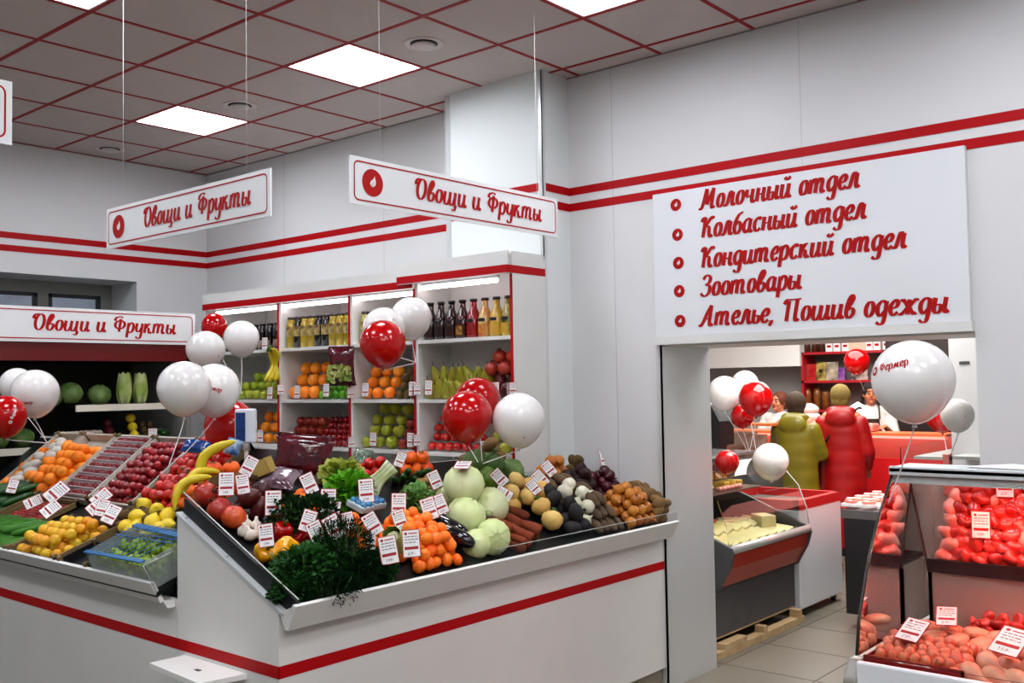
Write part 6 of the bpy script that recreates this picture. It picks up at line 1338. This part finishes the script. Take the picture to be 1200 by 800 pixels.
# ------------------------------------------------------------------ people
SKIN = F('skin', 'c98f70', .5, col2='c08468', nscale=12)
def capsule(b, p, q, r0, r1, n=12):
    p, q = Vector(p), Vector(q); b.tube([p.lerp(q, t) for t in (0, .25, .5, .75, 1)], r0, n, rs=[r0+(r1-r0)*t for t in (0, .25, .5, .75, 1)]); b.ell(p, (r0,)*3, n, 8); b.ell(q, (r1,)*3, n, 8)
def skinned(name, b, m, parent, vox=.014, smooth=3, **k):
    o = part(name, b, m, parent, **k); r = o.modifiers.new('remesh', 'REMESH'); r.mode = 'VOXEL'; r.voxel_size = vox; r.use_smooth_shade = True
    s_ = o.modifiers.new('smooth', 'SMOOTH'); s_.iterations = smooth; s_.factor = .5; return o
def person(label, loc, yaw, H, arms, coat, coat_col, hair, hair_style, trouser='17181c', head_turn=0, face=False, apron=None, lean=0):
    """local +y is the front; arms: (elbow, wrist, fingertip direction) for x>0 and x<0"""
    t = thing('person', label, 'person', loc, rot=(0, 0, yaw)); k = H/1.7; t.scale = (k, k, k)
    b = MB(); hy = lean*.12
    b.ell((0, 0, 1.2), (.165, .11, .27), 16, 12); b.ell((0, 0, .95), (.16, .115, .14), 14, 10)
    capsule(b, (-.12, 0, 1.4), (.12, 0, 1.4), .062, .062); capsule(b, (0, -.005+hy*.5, 1.4), (0, .01+hy, 1.5), .052, .05)
    R = Matrix.Rotation(head_turn, 3, 'Z'); hc = Vector((0, .025+hy, 1.585))
    h = lambda x, y, z: hc+R@Vector((x, y, z))
    b.ell(h(0, -.008, .012), (.074, .093, .1), 18, 14, rot=Euler((0, 0, head_turn))); b.ell(h(0, .028, -.052), (.052, .062, .06), 14, 10, rot=Euler((0, 0, head_turn)))
    capsule(b, h(0, .088, .018), h(0, .108, -.018), .009, .014, 8); b.ell(h(0, .084, -.085), (.022, .018, .018), 10, 7); b.ell(h(0, .08, .04), (.05, .02, .014), 10, 7)
    for s in (-1, 1): b.ell(h(s*.076, -.002, -.005), (.01, .018, .03), 8, 6); b.ell(h(s*.036, .066, -.03), (.022, .02, .022), 8, 6); capsule(b, (s*.09, 0, .88), (s*.1, .015, .5), .085, .058); capsule(b, (s*.1, .015, .5), (s*.1, -.02, .1), .055, .036); capsule(b, (s*.1, -.03, .05), (s*.11, .13, .035), .038, .03)
    for (el, wr, fd), s in zip(arms, (1, -1)):
        sh = Vector((s*.165, 0, 1.37)); el, wr, fd = Vector(el), Vector(wr), Vector(fd).normalized()
        capsule(b, sh, el, .048, .04); capsule(b, el, wr, .038, .026)
        side = fd.cross(Vector((0, 0, 1))).normalized(); pc = wr+fd*.05
        b.ell(pc, (.03, .03, .018), 10, 7); b.ell(wr+fd*.07, (.03, .03, .016), 10, 7)
        for i, L in enumerate((.062, .072, .068, .052)):
            a0 = wr+fd*.085+side*(-.03+.02*i); a1 = a0+fd*L*.55+Vector((0, 0, -.006)); a2 = a1+fd*L*.4+Vector((0, 0, -.022)); capsule(b, a0-fd*.02, a1, .0095, .0085, 7); capsule(b, a1, a2, .0085, .0075, 7)
        a0 = wr+fd*.03-side*s*.025; a1 = a0+fd*.03-side*s*.03; capsule(b, a0, a1, .012, .010, 7); capsule(b, a1, a1+fd*.03, .010, .008, 7)
    skinned('body', b, SKIN, t, .0095 if face else .012, 2)
    if face:
        for s in (-1, 1):
            b = MB(); b.ell(h(s*.034, .082, .012), (.015, .007, .0075), 10, 7); part('eye', b, F('eye_white', 'd8d0c8', .2), t); b = MB(); b.ell(h(s*.034, .0885, .012), (.0065, .003, .0065), 8, 6); part('iris', b, F('iris_dark', '1c1410', .2), t)
            b = MB(); b.tube([h(s*.018, .096, .033), h(s*.036, .096, .038), h(s*.054, .084, .032)], .004, 6); part('eyebrow', b, F('brow', '3a241a', .8), t)
        b = MB(); b.ell(h(0, .093, -.052), (.024, .008, .007), 12, 6); part('mouth', b, F('lips', '9c4440', .4), t)
    # hair
    b = MB()
    if hair_style == 'bob':
        b.ell(h(0, -.022, .02), (.1, .106, .11), 28, 14, fn=lambda v: v+(v-hc)*.03*math.sin(24*math.atan2(v.y-hc.y, v.x-hc.x))); b.ell(h(0, -.045, -.045), (.082, .065, .08), 16, 10)
        cut = True
    elif hair_style == 'short': b.ell(h(0, -.024, .03), (.094, .1, .1), 28, 14, fn=lambda v: v+(v-hc)*.035*math.sin(26*math.atan2(v.y-hc.y, v.x-hc.x))); b.ell(h(0, -.055, -.035), (.08, .055, .065), 20, 8)
    elif hair_style == 'tied':
        b.ell(h(0, -.016, .036), (.087, .099, .1), 18, 12); b.ell(h(0, -.12, .01), (.035, .035, .035), 10, 8)
        for s in (-1, 1): capsule(b, h(s*.076, .0, .04), h(s*.085, -.03, -.1), .016, .02, 8)
    skinned('hair', b, F('hair_'+hair, hair, .8, col2=None, bump=.8, bscale=90), t, .01, 1)
    # trousers and boots
    b = MB()
    b.ell((0, 0, .92), (.18, .135, .13), 14, 10)
    for s in (-1, 1): capsule(b, (s*.09, 0, .88), (s*.1, .018, .5), .1, .074); capsule(b, (s*.1, .018, .5), (s*.1, -.01, .2), .07, .058)
    skinned('trousers', b, F('cloth_'+trouser, trouser, .8), t, .016)
    for s in (-1, 1):
        b = MB(); capsule(b, (s*.1, -.02, .26), (s*.1, -.03, .1), .062, .052); capsule(b, (s*.1, -.03, .052), (s*.115, .14, .045), .05, .042); b.box((s*.1-.05, -.085, 0), (s*.1+.055, .18, .03)); skinned('boot', b, F('boot_leather', '2c2018', .5), t, .012)
    # coat
    b = MB()
    if coat == 'puffer':
        pr = []; z0, z1 = .58, 1.47; n = 46
        for i in range(n+1):
            z = z0+(z1-z0)*i/n; u = (z-z0)/(z1-z0)
            r = .212-.02*u if u < .75 else .197*math.sqrt(max(.0, 1-((u-.75)/.25)**2*.72)); r *= 1+.02*abs(math.sin((z-z0)/.13*PI)); pr.append((r, z))
        b.lathe([(0, z0)]+pr+[(0, z1)], 32, fn=lambda r, z, a: (r*(1.0-.28*abs(math.sin(a))**1.5), z))
        for (el, wr, fd), s in zip(arms, (1, -1)):
            P0, P1, P2 = Vector((s*.158, 0, 1.345)), Vector(el), Vector(wr); pts = [P0.lerp(P1, i/8) for i in range(9)]+[P1.lerp(P2, i/7) for i in range(1, 8)]
            b.tube(pts, .08, 14, rs=[(.082-.0018*i)*(1+.035*abs(math.sin(i*PI/3))) for i in range(16)]); b.ell(P0, (.083,)*3, 12, 8)
        # hood lying on the back
        b.tube([(math.cos(a)*.1, math.sin(a)*.09+.01, 1.455-.012*math.sin(a)) for a in [PI*.85+PI*1.3*i/20 for i in range(21)]], .045, 12, rs=[.03+.02*math.sin(PI*i/20) for i in range(21)])
        b.ell((0, -.1, 1.4), (.135, .06, .1), 16, 12)
        skinned('coat', b, coat_col, t, .0125, 2)
        b = MB(); b.tube([(math.cos(a)*.215, math.sin(a)*.165-.0, .585) for a in [2*PI*i/28 for i in range(29)]], .008, 6, cap=False); part('hem', b, coat_col, [c for c in t.children if c.name.startswith('coat')][0])
    else:
        b.ell((0, 0, 1.2), (.19, .135, .29), 18, 12); capsule(b, (-.14, 0, 1.39), (.14, 0, 1.39), .075, .075); b.ell((0, 0, .96), (.19, .14, .16), 14, 10)
        for (el, wr, fd), s in zip(arms, (1, -1)):
            sh = Vector((s*.175, 0, 1.385)); el = Vector(el); wr = Vector(wr); capsule(b, sh, el, .062, .055); capsule(b, el, el.lerp(wr, .35 if coat == 'shirt' else .9), .053, .046)
        skinned('shirt', b, coat_col, t, .014, 2)
    if apron:
        b = MB(); vs = []
        for j in range(9):
            for i in range(9): u = -1+2*i/8; z = 1.33-.75*j/8; w_ = .1+.08*min(1, j/3); a = u*1.15; vs.append((math.sin(a)*w_*1.12, math.cos(a)*.152+(.012 if j > 2 else -.004), z))
        k9 = len(vs); vs += [(x, y+.006, z) for x, y, z in vs]; fs = [(j*9+i, j*9+i+9, j*9+i+10, j*9+i+1) for j in range(8) for i in range(8)]
        b.add(vs, fs+[tuple(k9+q for q in f[::-1]) for f in fs], 0, True); part('apron', b, F('apron_'+apron, apron, .7, col2='4a2c28', nscale=14), t)
        b = MB()
        for s in (-1, 1): b.tube(cat([(s*.09, .15, 1.33), (s*.08, .09, 1.47), (s*.05, -.06, 1.47)], 5), .008, 6)
        part('apron_strap', b, MATS['apron_'+apron], [c for c in t.children if c.name.startswith('apron')][0])
    return t
GRC = F('lime_green_padding', '7c7418', .38, col2='8a8226', nscale=4, coat=.15); RDC = F('red_padding', 'ac0c10', .42, col2='98090d', nscale=4, coat=.1)
down = [((.225, .0, 1.09), (.19, .17, .93), (0, .7, -.5)), ((-.225, .0, 1.09), (-.19, .17, .93), (0, .7, -.5))]
fwd = [((.22, .06, 1.11), (.15, .31, 1.08), (-.2, 1, 0)), ((-.22, .06, 1.11), (-.15, .31, 1.08), (.2, 1, 0))]
up_ = [((.24, .1, 1.13), (.15, .3, 1.25), (-.3, 1, .1)), ((-.24, .1, 1.13), (-.15, .3, 1.25), (.3, 1, .1))]
pr_ = atz(1000, 668, 0); pg = aty(934, 560, 8.75)
red = person('customer in a long red quilted coat with hood, seen from behind at the deli counter', (pr_.x-.07, pr_.y, 0), .25, 1.72, down, 'puffer', RDC, '85743f', 'short', head_turn=-.1)
grn = person('customer in a lime green quilted jacket with dark hair, seen from behind', (pg.x, pg.y, 0), .1, 1.66, fwd, 'puffer', GRC, '4a3820', 'bob', head_turn=.3)
ps = aty(1021, 480, 10.6)
slr = person('seller in white shirt and dark apron with tied dark hair, facing the shop', (ps.x, ps.y, 0), PI+.3, 1.73, up_, 'shirt', F('white_shirt', 'd8d4d0', .7), '2c1a14', 'tied', face=True, apron='2c1614', head_turn=.15)
p2 = aty(914, 480, 10.6)
sl2 = person('short-haired seller in white bending behind the counter beside the green jacket', (p2.x, p2.y, 0), PI+.1, 1.64, up_, 'shirt', MATS['white_shirt'], '6c3c24', 'short', face=True, head_turn=-.35)
# shoulder bag of the red coat
t = thing('shoulder_bag', 'black shoulder bag on a strap across the red coat', 'bag', red.location+Vector((-.27, .02, .78)), rot=(0, 0, .25))
b = MB(); b.box((-.05, -.13, 0), (.045, .13, .24)); bevel(part('pouch', b, F('bag_black', '16161a', .4), t), .015, 3)
b = MB(); b.tube(cat([(0, -.06, .22), (.1, -.195, .38), (.26, -.19, .6), (.4, -.1, .72), (.42, .03, .72)], 6), .012, 6); part('strap', b, MATS['bag_black'], t)
b = MB(); b.prism([(-.11, 0, 0), (.1, -.03, .0), (.12, .02, .1), (.0, .04, .16), (-.1, .03, .1)], (0, .02, .01)); solo('receipt_paper', b, PAPER, 'white sheet the seller in the apron looks at', 'paper', loc=aty(1003, 490, 10.05))
b = MB(); b.box((-.15, -.1, 0), (.15, .1, .08)); bevel(solo('meat_parcel', b, MTF, 'pinkish parcel on the counter before the seller in the apron', 'parcel', loc=aty(1010, 505, 9.95)), .02)
